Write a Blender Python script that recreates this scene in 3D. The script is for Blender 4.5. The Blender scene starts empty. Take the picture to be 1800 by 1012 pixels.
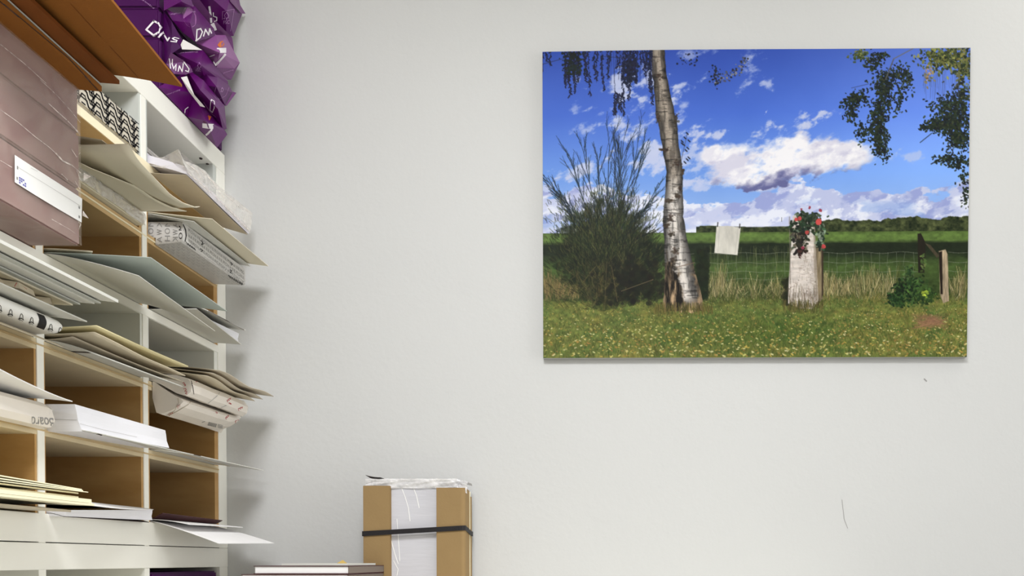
import bpy, bmesh, math, random
import numpy as np
from mathutils import Vector, Matrix
from mathutils.bvhtree import BVHTree

scene = bpy.context.scene
COL = scene.collection
random.seed(7)
rng = np.random.default_rng(7)

# ------------------------------------------------------------------ camera
F = 1450.0
PXC, PYC = 1100.0, 1005.0
TH = math.radians(0.8)
CAMZ = 1.35
cd = bpy.data.cameras.new('camera')
cd.sensor_fit = 'HORIZONTAL'; cd.sensor_width = 36.0
cd.lens = F / 1800.0 * 36.0
cd.shift_x = (900 - PXC) / 1800.0
cd.shift_y = (PYC - 506) / 1800.0
cd.clip_start = 0.02
cam = bpy.data.objects.new('camera', cd)
cam.location = (0, 0, CAMZ)
cam.rotation_euler = (math.radians(90) - TH, 0, 0)
COL.objects.link(cam)
scene.camera = cam

# ------------------------------------------------------------------ world, exposure, lamps' light
w = bpy.data.worlds.new('world'); w.use_nodes = True
w.node_tree.nodes['Background'].inputs[0].default_value = (1, 0.97, 0.92, 1)
w.node_tree.nodes['Background'].inputs[1].default_value = 0.3
scene.world = w
vs = scene.view_settings
vs.view_transform = 'Standard'; vs.look = 'None'; vs.gamma = 1.0
vs.use_curve_mapping = False
vs.exposure = 0.35
PANELS = [(-0.15, 0.20, 1.15), (1.0, 1.15, 0.05), (0.1, -1.6, 0.75)]  # unseen ceiling lamps, placed to balance wall and rack brightness
PW, PL = 0.6, 0.6
PANEL_W = 23.0
for i, (x, y, k) in enumerate(PANELS):
    ld = bpy.data.lights.new('ceiling_panel_light', 'AREA')
    ld.shape = 'RECTANGLE'; ld.size = PW; ld.size_y = PL
    ld.energy = PANEL_W * k; ld.color = (0.95, 0.96, 1.0)
    lo = bpy.data.objects.new('ceiling_panel_light', ld)
    lo.location = (x, y, 2.755); COL.objects.link(lo)

wl = bpy.data.lights.new('window_daylight', 'AREA')  # light of an invented window, added to brighten the rack fronts
wl.shape = 'RECTANGLE'; wl.size = 1.5; wl.size_y = 1.3; wl.energy = 25.0; wl.color = (0.96, 0.97, 1.0)
wlo = bpy.data.objects.new('window_daylight', wl)
wlo.location = (3.05, 0.55, 1.55); wlo.rotation_euler = (0, math.radians(90), 0); COL.objects.link(wlo)

# ------------------------------------------------------------------ helpers
def lin(c):
    c = np.asarray(c, float) / 255.0
    return np.where(c <= 0.04045, c / 12.92, ((c + 0.055) / 1.055) ** 2.4)

def P(u, v, Y):
    a, b = (u - PXC) / F, -(v - PYC) / F
    d = Vector((a, math.cos(TH) + b * math.sin(TH), -math.sin(TH) + b * math.cos(TH)))
    t = Y / d.y
    return Vector((0, 0, CAMZ)) + d * t

def ray(u, v):
    a, b = (u - PXC) / F, -(v - PYC) / F
    return Vector((a, math.cos(TH) + b * math.sin(TH), -math.sin(TH) + b * math.cos(TH))).normalized()

def PX(u, v, X):
    d = ray(u, v)
    return Vector((0, 0, CAMZ)) + d * (X / d.x)

def tag(o, label=None, cat=None, group=None, kind=None):
    if label: o['label'] = label
    if cat: o['category'] = cat
    if group: o['group'] = group
    if kind: o['kind'] = kind
    return o

def empty(name, loc=(0, 0, 0)):
    o = bpy.data.objects.new(name, None)
    o.empty_display_size = 0.05
    COL.objects.link(o); o.location = loc
    return o

def link(name, me, mat=None, parent=None, smooth=False):
    o = bpy.data.objects.new(name, me)
    COL.objects.link(o)
    if mat is not None:
        for m in (mat if isinstance(mat, (list, tuple)) else [mat]): me.materials.append(m)
    if smooth:
        for p in me.polygons: p.use_smooth = True
    if parent is not None:
        o.parent = parent
        M = Matrix.Translation(parent_origin(parent))
        me.transform(M.inverted())
    return o

def parent_origin(o):
    v = Vector((0, 0, 0))
    while o is not None:
        v += o.location; o = o.parent
    return v

def mesh(verts, faces):
    me = bpy.data.meshes.new('m')
    me.from_pydata([tuple(v) for v in verts], [], faces)
    bm = bmesh.new(); bm.from_mesh(me)
    bmesh.ops.recalc_face_normals(bm, faces=bm.faces)
    bm.to_mesh(me); bm.free()
    return me

def boxbm(bm, x0, x1, y0, y1, z0, z1, bevel=0, seg=2):
    r = bmesh.ops.create_cube(bm, size=1)
    for v in r['verts']:
        v.co = Vector(((x0 + x1) / 2 + v.co.x * (x1 - x0), (y0 + y1) / 2 + v.co.y * (y1 - y0), (z0 + z1) / 2 + v.co.z * (z1 - z0)))
    if bevel:
        es = list({e for v in r['verts'] for e in v.link_edges})
        bmesh.ops.bevel(bm, geom=es, offset=bevel, segments=seg, affect='EDGES')

def bx(name, b, mat, parent=None, bevel=0, seg=2):
    bm = bmesh.new(); boxbm(bm, *b, bevel=bevel, seg=seg)
    me = bpy.data.meshes.new(name); bm.to_mesh(me); bm.free()
    return link(name, me, mat, parent)

def grid_solid(rows, thick, mats=None):
    """rows[i][j] = bottom points; thick upwards (float or fn(i,j)->Vector)."""
    n, m = len(rows), len(rows[0])
    tv = thick if callable(thick) else (lambda i, j: Vector((0, 0, thick)))
    vs_, fs = [], []
    for i in range(n):
        for j in range(m): vs_.append(rows[i][j])
    for i in range(n):
        for j in range(m): vs_.append(rows[i][j] + tv(i, j))
    N = n * m
    for i in range(n - 1):
        for j in range(m - 1):
            a, b, c, d = i * m + j, i * m + j + 1, (i + 1) * m + j + 1, (i + 1) * m + j
            fs.append((a, b, c, d)); fs.append((N + a, N + d, N + c, N + b))
    for i in range(n - 1):
        a, b = i * m, (i + 1) * m
        fs.append((a, b, N + b, N + a))
        a, b = i * m + m - 1, (i + 1) * m + m - 1
        fs.append((b, a, N + a, N + b))
    for j in range(m - 1):
        a, b = j, j + 1
        fs.append((b, a, N + a, N + b))
        a, b = (n - 1) * m + j, (n - 1) * m + j + 1
        fs.append((a, b, N + b, N + a))
    return mesh(vs_, fs)

X0 = -0.7862
CELL = {0: (0.880, 1.098), 1: (1.1245, 1.3405), 2: (1.3695, 1.581)}

def sheet(name, cell, near, far, zb, thick, mat, back=-1.06, power=1.6, wave=0.0, ny=14, nx=9,
          parent=None, yn=None, yf=None, smooth=True, hinge=None, phase=0.0, zbf=None):
    """a sheet or a block of paper lying in a cell at height zb, its front edge through two measured corners"""
    Yn = CELL[cell][0] if yn is None else yn
    Yf = CELL[cell][1] if yf is None else yf
    A, B = P(near[0], near[1], Yn), P(far[0], far[1], Yf)
    hinge = X0 + 0.002 if hinge is None else hinge
    zbf = zb if zbf is None else zbf
    rows = []
    for i in range(ny + 1):
        s = i / ny
        f = A.lerp(B, s)
        z0 = zb + (zbf - zb) * s
        row = [Vector((back, f.y, z0)), Vector((hinge, f.y, z0))]
        for j in range(1, nx + 1):
            t = j / nx
            row.append(Vector((hinge + (f.x - hinge) * t, f.y,
                               z0 + (f.z - z0) * t ** power + wave * t * math.sin(phase + s * 6.3 + t))))
        rows.append(row)
    me = grid_solid(rows, thick)
    return link(name, me, mat, parent, smooth=False)

def loft(rings, cap=True):
    n = len(rings[0]); vs_, fs = [], []
    for r in rings: vs_ += list(r)
    for i in range(len(rings) - 1):
        for j in range(n):
            k = (j + 1) % n
            fs.append((i * n + j, i * n + k, (i + 1) * n + k, (i + 1) * n + j))
    if cap:
        fs.append(tuple(range(n))); fs.append(tuple((len(rings) - 1) * n + j for j in range(n)))
    return mesh(vs_, fs)

def bvh_of(o):
    me = o.data; off = parent_origin(o)
    return BVHTree.FromPolygons([v.co + off for v in me.vertices], [tuple(p.vertices) for p in me.polygons])

def split_quads(polys, step=3.0):
    out = []
    for q in polys:
        if len(q) != 4: out.append(q); continue
        L = math.hypot(q[1][0] - q[0][0], q[1][1] - q[0][1]); n = max(1, int(L / step + .5))
        for i in range(n):
            a, b = i / n, (i + 1) / n
            mix = lambda p, r, t: (p[0] + (r[0] - p[0]) * t, p[1] + (r[1] - p[1]) * t)
            out.append([mix(q[0], q[1], a), mix(q[0], q[1], b), mix(q[3], q[2], b), mix(q[3], q[2], a)])
    return out

def decal(name, target, polys, mat, parent=None, off=0.0005, split=True):
    """ink on a surface: flat shapes laid onto the target's surface"""
    bvh = target if isinstance(target, BVHTree) else bvh_of(target)
    vs_, fs = [], []
    o = Vector((0, 0, CAMZ))
    for poly in (split_quads(polys) if split else polys):
        idx = []; ok = True
        for (u, v) in poly:
            d = ray(u, v)
            h = bvh.ray_cast(o, d)
            if h[0] is None: ok = False; break
            n = h[1] if h[1].dot(d) < 0 else -h[1]
            idx.append(h[0] + n * off)
        if ok:
            b = len(vs_); vs_ += idx; fs.append(tuple(range(b, b + len(idx))))
    if not fs: return None
    me = bpy.data.meshes.new(name); me.from_pydata([tuple(v) for v in vs_], [], fs)
    return link(name, me, mat, parent if parent is not None else target)

def ribbon(pts, wd, closed=False):
    out = []
    n = len(pts)
    for i in range(n if closed else n - 1):
        (x0, y0), (x1, y1) = pts[i], pts[(i + 1) % n]
        dx, dy = x1 - x0, y1 - y0
        L = math.hypot(dx, dy) or 1
        ux, uy = dx / L, dy / L
        e = wd * 0.45
        x0 -= ux * e; y0 -= uy * e; x1 += ux * e; y1 += uy * e
        px, py = -uy * wd / 2, ux * wd / 2
        out.append([(x0 + px, y0 + py), (x1 + px, y1 + py), (x1 - px, y1 - py), (x0 - px, y0 - py)])
    return out

_fc = {}
def text_polys(s, outline=False):
    """triangles of a text string in unit coordinates (height 1, x right, y up)"""
    if s in _fc: return _fc[s]
    c = bpy.data.curves.new('t', 'FONT'); c.body = s; c.size = 1.0; c.resolution_u = 3
    o = bpy.data.objects.new('t', c); COL.objects.link(o)
    dg = bpy.context.evaluated_depsgraph_get()
    me = bpy.data.meshes.new_from_object(o.evaluated_get(dg))
    vv = [(v.co.x, v.co.y) for v in me.vertices]
    polys = [[vv[i] for i in p.vertices] for p in me.polygons]
    bpy.data.objects.remove(o); bpy.data.curves.remove(c)
    if vv:
        x0 = min(p[0] for p in vv); x1 = max(p[0] for p in vv)
        y0 = min(p[1] for p in vv); y1 = max(p[1] for p in vv)
        polys = [[((x - x0) / (x1 - x0), (y - y0) / (y1 - y0)) for x, y in p] for p in polys]
    _fc[s] = polys
    return polys

def text_quad(s, tl, tr, br, bl):
    """text mapped into a pixel quad"""
    out = []
    for p in text_polys(s):
        q = []
        for x, y in p:
            top = (tl[0] + (tr[0] - tl[0]) * x, tl[1] + (tr[1] - tl[1]) * x)
            bot = (bl[0] + (br[0] - bl[0]) * x, bl[1] + (br[1] - bl[1]) * x)
            q.append((bot[0] + (top[0] - bot[0]) * y, bot[1] + (top[1] - bot[1]) * y))
        out.append(q)
    return out

# ------------------------------------------------------------------ materials
def mat(name, rgb, rough=0.6, var=0.0, vscale=20, bump=0.0, bscale=200, stretch=None, spec=0.4, rgb2=None, detail=4):
    m = bpy.data.materials.new(name); m.use_nodes = True
    nt = m.node_tree; b = nt.nodes['Principled BSDF']
    c = lin(rgb)
    b.inputs['Base Color'].default_value = (*c, 1)
    b.inputs['Roughness'].default_value = rough
    b.inputs['Specular IOR Level'].default_value = spec
    tc = nt.nodes.new('ShaderNodeTexCoord')
    mp = nt.nodes.new('ShaderNodeMapping')
    nt.links.new(tc.outputs['Object'], mp.inputs[0])
    if stretch: mp.inputs['Scale'].default_value = stretch
    if var or rgb2 is not None:
        n = nt.nodes.new('ShaderNodeTexNoise'); n.inputs['Scale'].default_value = vscale
        n.inputs['Detail'].default_value = detail
        nt.links.new(mp.outputs[0], n.inputs['Vector'])
        r = nt.nodes.new('ShaderNodeValToRGB')
        c2 = lin(rgb2) if rgb2 is not None else c * (1 - var)
        c1 = c * (1 + var) if rgb2 is None else c
        r.color_ramp.elements[0].position = 0.35; r.color_ramp.elements[1].position = 0.68
        r.color_ramp.elements[0].color = (*np.clip(c2, 0, 1), 1)
        r.color_ramp.elements[1].color = (*np.clip(c1, 0, 1), 1)
        nt.links.new(n.outputs['Fac'], r.inputs[0]); nt.links.new(r.outputs[0], b.inputs['Base Color'])
    if bump:
        n = nt.nodes.new('ShaderNodeTexNoise'); n.inputs['Scale'].default_value = bscale
        n.inputs['Detail'].default_value = 3
        nt.links.new(mp.outputs[0], n.inputs['Vector'])
        bp = nt.nodes.new('ShaderNodeBump'); bp.inputs['Strength'].default_value = bump
        bp.inputs['Distance'].default_value = 0.002
        nt.links.new(n.outputs['Fac'], bp.inputs['Height']); nt.links.new(bp.outputs[0], b.inputs['Normal'])
    return m

def film_mat(name, tint=(235, 230, 222), dens=0.25, rough=0.15, bump=0.6, bscale=60):
    m = bpy.data.materials.new(name); m.use_nodes = True
    nt = m.node_tree; nt.nodes.clear()
    out = nt.nodes.new('ShaderNodeOutputMaterial')
    tr = nt.nodes.new('ShaderNodeBsdfTransparent')
    pr = nt.nodes.new('ShaderNodeBsdfPrincipled')
    pr.inputs['Base Color'].default_value = (*lin(tint), 1); pr.inputs['Roughness'].default_value = rough
    tc = nt.nodes.new('ShaderNodeTexCoord')
    n = nt.nodes.new('ShaderNodeTexNoise'); n.inputs['Scale'].default_value = bscale; n.inputs['Detail'].default_value = 5
    n.inputs['Distortion'].default_value = 1.2
    nt.links.new(tc.outputs['Object'], n.inputs['Vector'])
    bp = nt.nodes.new('ShaderNodeBump'); bp.inputs['Strength'].default_value = bump; bp.inputs['Distance'].default_value = 0.006
    nt.links.new(n.outputs['Fac'], bp.inputs['Height']); nt.links.new(bp.outputs[0], pr.inputs['Normal'])
    r = nt.nodes.new('ShaderNodeMapRange')
    r.inputs['From Min'].default_value = 0.35; r.inputs['From Max'].default_value = 0.7
    r.inputs['To Min'].default_value = dens * 0.4; r.inputs['To Max'].default_value = min(1, dens * 1.9)
    nt.links.new(n.outputs['Fac'], r.inputs['Value'])
    mx = nt.nodes.new('ShaderNodeMixShader')
    nt.links.new(r.outputs[0], mx.inputs[0]); nt.links.new(tr.outputs[0], mx.inputs[1]); nt.links.new(pr.outputs[0], mx.inputs[2])
    nt.links.new(mx.outputs[0], out.inputs[0])
    return m

M = {}
M['wall'] = mat('wall_paint', (205, 205, 202), 0.75, var=0.008, vscale=3, bump=0.2, bscale=90, spec=0.25)
M['ceil'] = mat('ceiling_paint', (238, 236, 230), 0.8)
M['floor'] = mat('floor_vinyl', (186, 184, 178), 0.4, var=0.05, vscale=8)
M['white'] = mat('white_laminate', (249, 247, 236), 0.38, var=0.008, vscale=6)
M['grey_in'] = mat('grey_laminate', (200, 203, 196), 0.45, var=0.02, vscale=12)
M['pale_in'] = mat('pale_laminate', (236, 236, 226), 0.5)  # lightened copy of the grey laminate, offsets the shade in row four
M['ply'] = mat('brown_plywood', (200, 160, 104), 0.5, vscale=7, stretch=(1.0, 1.0, 3.5), rgb2=(180, 138, 82), bump=0.05, bscale=50)
M['ply_light'] = mat('pale_plywood', (222, 205, 168), 0.5, var=0.04, vscale=9, stretch=(1, 3, 1))
M['ply_mid'] = mat('tan_plywood', (204, 172, 122), 0.5, var=0.04, vscale=9, stretch=(1, 3, 1))
M['ply_edge'] = mat('plywood_edge', (205, 180, 135), 0.6, var=0.06, vscale=60, stretch=(1, 1, 8))
M['cream_edge'] = mat('cream_edge', (246, 234, 200), 0.5)
M['paper'] = mat('white_paper', (240, 238, 236), 0.7, var=0.01, vscale=30)
M['paper_edge'] = mat('white_paper_block', (238, 237, 240), 0.8, var=0.02, vscale=40, stretch=(1, 1, 60))
M['cool_paper'] = mat('lilac_white_paper', (222, 219, 226), 0.6, var=0.02, vscale=30, stretch=(1, 1, 20))
M['grey_white'] = mat('greyish_white_wrap', (204, 203, 207), 0.4, var=0.02, vscale=20, stretch=(1, 1, 8), bump=.2, bscale=30)
M['grey_paper'] = mat('grey_card', (190, 192, 184), 0.65, var=0.015, vscale=15)
M['lgrey_paper'] = mat('light_grey_card', (216, 215, 206), 0.65, var=0.015, vscale=15)
M['blue_paper'] = mat('blue_grey_card', (182, 191, 183), 0.6, var=0.03, vscale=10, stretch=(3, 1, 1))
M['cream'] = mat('cream_paper', (230, 221, 196), 0.65, var=0.012, vscale=14)
M['ivory'] = mat('ivory_board', (246, 238, 205), 0.65, var=0.012, vscale=30, stretch=(1, 1, 30))
M['yellow_cream'] = mat('yellow_cream_paper', (226, 214, 166), 0.65, var=0.02, vscale=20)
M['beige'] = mat('beige_card', (212, 200, 174), 0.65, var=0.02, vscale=20)
M['taupe'] = mat('taupe_paper', (196, 184, 162), 0.6, var=0.06, vscale=25, bump=0.3, bscale=40)
M['taupe_d'] = mat('dark_taupe_cloth', (120, 108, 98), 0.7)  # darkened for the shaded side of the books
M['cardboard'] = mat('brown_cardboard', (140, 88, 36), 0.8, var=0.04, vscale=18, bump=0.1, bscale=300, spec=0.15)
M['cardboard_d'] = mat('dark_brown_cardboard', (120, 68, 28), 0.8, var=0.08, vscale=14, spec=0.15)
M['kraft'] = mat('kraft_cardboard', (150, 124, 84), 0.75, var=0.02, vscale=30, bump=0.1, bscale=250, spec=0.2)
M['kraft_edge'] = mat('kraft_cut_edge', (140, 104, 58), 0.8)
M['mauve'] = mat('mauve_carton', (142, 112, 107), 0.55, var=0.03, vscale=10)
M['dark'] = mat('dark_edge', (52, 38, 34), 0.8)
M['black'] = mat('black_ink', (24, 22, 24), 0.6)
M['band'] = mat('black_elastic', (22, 18, 20), 0.55, bump=0.2, bscale=400)
M['ink'] = mat('grey_ink', (150, 148, 144), 0.6)
M['ink_light'] = mat('light_grey_ink', (188, 186, 182), 0.6)
M['ink_red'] = mat('red_ink', (186, 70, 72), 0.6)
M['ink_blue'] = mat('blue_ink', (120, 122, 190), 0.6)
M['label'] = mat('white_label', (250, 249, 244), 0.45)
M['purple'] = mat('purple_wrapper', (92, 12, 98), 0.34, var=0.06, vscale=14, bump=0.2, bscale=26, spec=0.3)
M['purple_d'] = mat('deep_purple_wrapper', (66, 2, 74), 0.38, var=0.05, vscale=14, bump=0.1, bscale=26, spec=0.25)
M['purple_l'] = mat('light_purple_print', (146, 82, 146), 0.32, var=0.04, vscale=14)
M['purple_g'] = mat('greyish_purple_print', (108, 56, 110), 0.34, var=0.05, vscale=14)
M['lilac'] = mat('lilac_ink', (186, 140, 190), 0.4)
M['wrap_in'] = mat('wrapper_inside', (236, 230, 226), 0.5)
M['orange'] = mat('orange_ink', (214, 112, 36), 0.4)
M['white_ink'] = mat('white_ink', (244, 238, 240), 0.4)
M['wrapwhite'] = mat('printed_white_wrapper', (238, 230, 218), 0.42, var=0.02, vscale=20, bump=0.5, bscale=30)
M['silver'] = mat('silver_wrapper', (205, 202, 196), 0.42, var=0.03, vscale=20, bump=0.3, bscale=40)
M['zig'] = mat('pale_patterned_wrapper', (206, 198, 180), 0.42, var=0.02, vscale=20, bump=0.3, bscale=35)
M['film'] = film_mat('clear_film', dens=0.34, bscale=24, bump=0.5)
M['film_w'] = film_mat('white_film', (240, 238, 236), dens=0.62, bscale=26, bump=0.5)
M['film_s'] = film_mat('stretch_film', (232, 214, 198), dens=0.10, bscale=14, bump=1.0)
M['film_c'] = film_mat('crease_film', (246, 236, 226), dens=0.6, bscale=90, rough=0.2)
M['pink'] = mat('pink_print', (206, 138, 122), 0.5)
M['maroon'] = mat('maroon_cover', (70, 28, 32), 0.5)
M['ochre'] = mat('ochre_print', (190, 160, 84), 0.5)
M['edge_grey'] = mat('grey_board_edge', (168, 168, 164), 0.6)

# ------------------------------------------------------------------ room
WY = 1.6290
def structure(name, b, m):
    o = bx(name, b, m); tag(o, kind='structure'); return o
structure('wall_back', (-1.30, 3.2, WY, WY + 0.1, 0, 2.8), M['wall'])
structure('wall_left', (-1.30, -1.20, -3.2, WY, 0, 2.8), M['wall'])
structure('wall_right', (3.1, 3.2, -3.2, WY, 0, 2.8), M['wall'])
structure('wall_front', (-1.30, 3.2, -3.3, -3.2, 0, 2.8), M['wall'])
structure('floor', (-1.30, 3.2, -3.3, WY + 0.1, -0.1, 0), M['floor'])
structure('ceiling', (-1.30, 3.2, -3.3, WY + 0.1, 2.8, 2.9), M['ceil'])

wf = structure('window_1', (3.075, 3.0995, -0.15, 1.25, 0.83, 2.27), M['label'])  # invented window out of view, put in for the light from the right
for b_ in ((3.060, 3.0749, -0.21, -0.15, 0.77, 2.33), (3.060, 3.0749, 1.25, 1.31, 0.77, 2.33), (3.060, 3.0749, -0.1499, 1.2499, 0.77, 0.83), (3.060, 3.0749, -0.1499, 1.2499, 2.27, 2.33)):
    bx('window_frame', b_, M['white'], wf)

# hairline scuffs on the wall
def wall_mark(pts, wd, name):
    vs_, fs = [], []
    for q in ribbon(pts, wd):
        b = len(vs_)
        for (u, v) in q: vs_.append(P(u, v, WY - 0.0004))
        fs.append(tuple(range(b, b + 4)))
    me = bpy.data.meshes.new(name); me.from_pydata([tuple(v) for v in vs_], [], fs)
    return link(name, me, M['ink'])
tag(wall_mark([(1480, 878), (1482, 895), (1484, 912), (1490, 928)], 0.9, 'scuff_mark'), 'thin grey curved scuff on the bare wall below the landscape print', 'scuff')
tag(wall_mark([(1625, 666), (1628.5, 669.5)], 2.2, 'wall_nick'), 'small grey nick in the wall just under the right corner of the print', 'nick')

# unseen ceiling lamps, added to give the light (housing around each area light)
em = bpy.data.materials.new('lamp_diffuser'); em.use_nodes = True
em.node_tree.nodes['Principled BSDF'].inputs['Emission Color'].default_value = (1, 0.97, 0.91, 1)
em.node_tree.nodes['Principled BSDF'].inputs['Emission Strength'].default_value = 1.5
for i, (x, y, k) in enumerate(PANELS):
    t = empty('ceiling_lamp', (x, y, 2.8))
    tag(t, ['square ceiling lamp over the paper rack, above the camera', 'dim square ceiling lamp above the right end of the print', 'square ceiling lamp farthest back behind the camera'][i], 'lamp', 'ceiling lamps')
    bx('housing', (x - .32, x + .32, y - .32, y + .32, 2.775, 2.799), M['white'], t)
    bx('diffuser', (x - .30, x + .30, y - .30, y + .30, 2.760, 2.774), em, t)

# ------------------------------------------------------------------ paper rack
ZB = -1.18   # back of the rack
U = [2.106, 1.990, 1.874, 1.750, 1.632, 1.5185]      # undersides, top row downward
T = [2.004, 1.888, 1.7645, 1.6465, 1.5325, 1.4135]    # what each row stands on
rack = empty('paper_rack', (X0, 1.1, 1.374))
tag(rack, 'white pigeonhole rack with brown plywood compartments full of paper, against the wall', 'rack')
DIV = [(0.620, 0.640), (0.857, 0.8785), (1.1014, 1.1220), (1.3428, 1.3669)]
bx('top_board', (ZB, X0, 0.615, 1.6285, 2.106, 2.144), M['white'], rack, bevel=0.0008, seg=1)
bx('side_panel', (ZB, X0, 1.5966, 1.6285, 1.374, 2.1058), M['white'], rack, bevel=0.0006, seg=1)
bx('side_panel', (ZB, X0, 0.600, 0.6148, 1.374, 2.144), M['white'], rack)
for (a, b) in DIV:
    c = (a + b) / 2
    bx('post_edge', (X0 - 0.012, X0, c - 0.0066, c + 0.0066, 1.374, 2.1058), M['white'], rack)
ROWM = ['grey_in', 'ply', 'ply', 'pale_in', 'ply', 'ply']
for r in range(6):
    z0, z1 = T[r], U[r]
    m = M[ROWM[r]]
    for i, (a, b) in enumerate(DIV):
        c = (a + b) / 2
        bx('divider', (ZB, X0 - 0.0125, c - 0.0066, c + 0.0066, z0, z1), m, rack)
        if i > 0: bx('liner', (ZB, X0 - 0.0015, a, c - 0.0067, z0, z1), m, rack)
        bx('liner', (ZB, X0 - 0.0015, c + 0.0067, b, z0, z1), m, rack)
    bx('liner', (ZB, X0 - 0.0015, 1.5833, 1.5965, z0, z1), m, rack)
    bx('back_board', (ZB - 0.006, ZB, 0.6148, 1.5965, z0, z1), m, rack)
    if r < 5:
        below = M['ply_light'] if r in (3, 4) else (M['grey_in'] if r == 2 else M['ply'])
        if r == 0: segs = [(0.6152, 0.8784), (1.1014, 1.5963)]
        elif r == 1: segs = [(0.6152, 0.8784), (1.1014, 1.5963)]     # the wrapped bundle fills a double compartment
        else: segs = [(0.6152, 1.5963)]
        for (s0, s1) in segs:
            sh = bx('shelf', (ZB, X0 - 0.0012, s0, s1, U[r + 1], T[r]), M[['ply_mid', 'ply_mid', 'pale_in', 'ply_light', 'ply_light'][r]], rack)
            zm = (U[r + 1] + T[r]) / 2; h = (0.0066, 0.0012, 0.0066, 0.0012, 0.0012)[r]
            bx('edge_strip', (X0 - 0.0011, X0 + 0.0004, s0, s1, zm - h, zm + h), M[['cream_edge', 'cream_edge', 'white', 'ply_edge', 'ply_edge'][r]], sh)
bx('bottom_shelf', (ZB, X0 - 0.0005, 0.6152, 1.5963, 1.400, T[5]), M['white'], rack)
bx('apron', (X0 - 0.02, X0 + 0.0008, 0.6152, 1.6285, 1.3752, 1.4125), M['white'], rack)
for (u, v) in ((353, 278), (365, 288)):
    d = ray(u, v); t = (2.1058 - CAMZ) / d.z
    p = Vector((0, 0, CAMZ)) + d * t
    bm = bmesh.new()
    bmesh.ops.create_cone(bm, cap_ends=True, segments=12, radius1=0.0026, radius2=0.0030, depth=0.0016, matrix=Matrix.Translation((p.x, p.y, 2.1050)))
    me = bpy.data.meshes.new('screw'); bm.to_mesh(me); bm.free()
    link('screw', me, M['dark'], rack)

# lower cabinet under the rack
low = empty('lower_rack', (X0, 1.1, 0.0))
tag(low, 'white lower storage rack carrying the paper rack, only its top rail in view', 'rack')
bx('top_rail', (ZB, X0 + 0.0008, 0.6, 1.6285, 1.3374, 1.3738), M['white'], low, bevel=0.0006, seg=1)
for (a, b) in DIV + [(0.600, 0.6148)]:
    c = (a + b) / 2
    bx('divider', (ZB, X0, c - 0.0070, c + 0.0070, 0.08, 1.3373), M['white'], low)
bx('side_panel', (ZB, X0, 1.5966, 1.6285, 0.0, 1.3373), M['white'], low)
for k in range(9):
    z = 1.20 - k * 0.13
    bx('shelf', (ZB, X0 - 0.004, 0.6152, 1.5963, z, z + 0.014), M['white'], low)
bx('plinth', (ZB, X0 - 0.03, 0.6, 1.5963, 0.0, 0.0795), M['white'], low)
bx('back_board', (ZB - 0.006, ZB, 0.6, 1.6285, 0.0, 1.3373), M['grey_in'], low)

# ------------------------------------------------------------------ loose things in the rack
def thing(name, o, label, cat, group=None):
    tag(o, label, cat, group); return o

# --- top row, near compartment: flattened boxes reaching far out
def vp(far, Yf, Yn):   # near end of an edge that runs straight along the rack
    return (1100 - (1100 - far[0]) * Yf / Yn, 985 - (985 - far[1]) * Yf / Yn)
GB = 'flattened cardboard boxes in the top row'
big = sheet('flattened_box', 0, (163, -39), (320, 153), 1.9915, 0.0035, M['cardboard'], yn=0.885, yf=1.0975, power=1.3, hinge=-.690)
thing('x', big, 'large brown flattened cardboard box, the one reaching farthest out of the top row', 'box', GB)
decal('fold_line', big, ribbon([(124, 6), (177, 64)], 0.8) + ribbon([(193, 81), (245, 138)], 0.8), M['cardboard_d'], big)
b2 = sheet('flattened_box', 0, vp((210, 148), 1.0965, .885), (210, 148), 1.9862, 0.0050, M['cardboard_d'], yn=0.885, yf=1.0965, power=1.0)
thing('x', b2, 'dark brown folded cardboard box directly under the largest sheet in the top row', 'box', GB)
b3 = sheet('grey_board', 0, vp((178, 150), 1.096, .885), (178, 150), 1.9832, 0.0022, M['grey_paper'], yn=0.885, yf=1.096, power=1.0)
thing('x', b3, 'thin grey board edge squeezed between two brown boxes in the top row', 'board')
b4 = sheet('flattened_box', 0, vp((179, 161), 1.095, .885), (179, 161), 1.9750, 0.0070, M['cardboard'], yn=0.885, yf=1.095, power=1.0)
thing('x', b4, 'orange-brown folded box lowest of the top row boxes, just above the wrapped bundle', 'box', GB)
decal('fold_line', b4, ribbon([(0, 2), (60, 52), (120, 102), (172, 158)], 1.3), M['dark'], b4)

# --- wrapped bundle of mauve cartons
XB = -0.7215
bun = empty('wrapped_bundle', (XB, 1.0, 1.7650))
tag(bun, 'film-wrapped bundle of mauve cartons with a white label, jutting out at the left edge', 'bundle')
for (z0, z1, dx) in ((1.7655, 1.8385, 0), (1.8400, 1.9100, 0.0005), (1.9112, 1.9730, -0.0008)):
    c = bx('carton', (-1.06, XB + dx, 0.884, 1.0965, z0, z1), M['mauve'], bun, bevel=0.0022, seg=2)
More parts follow.
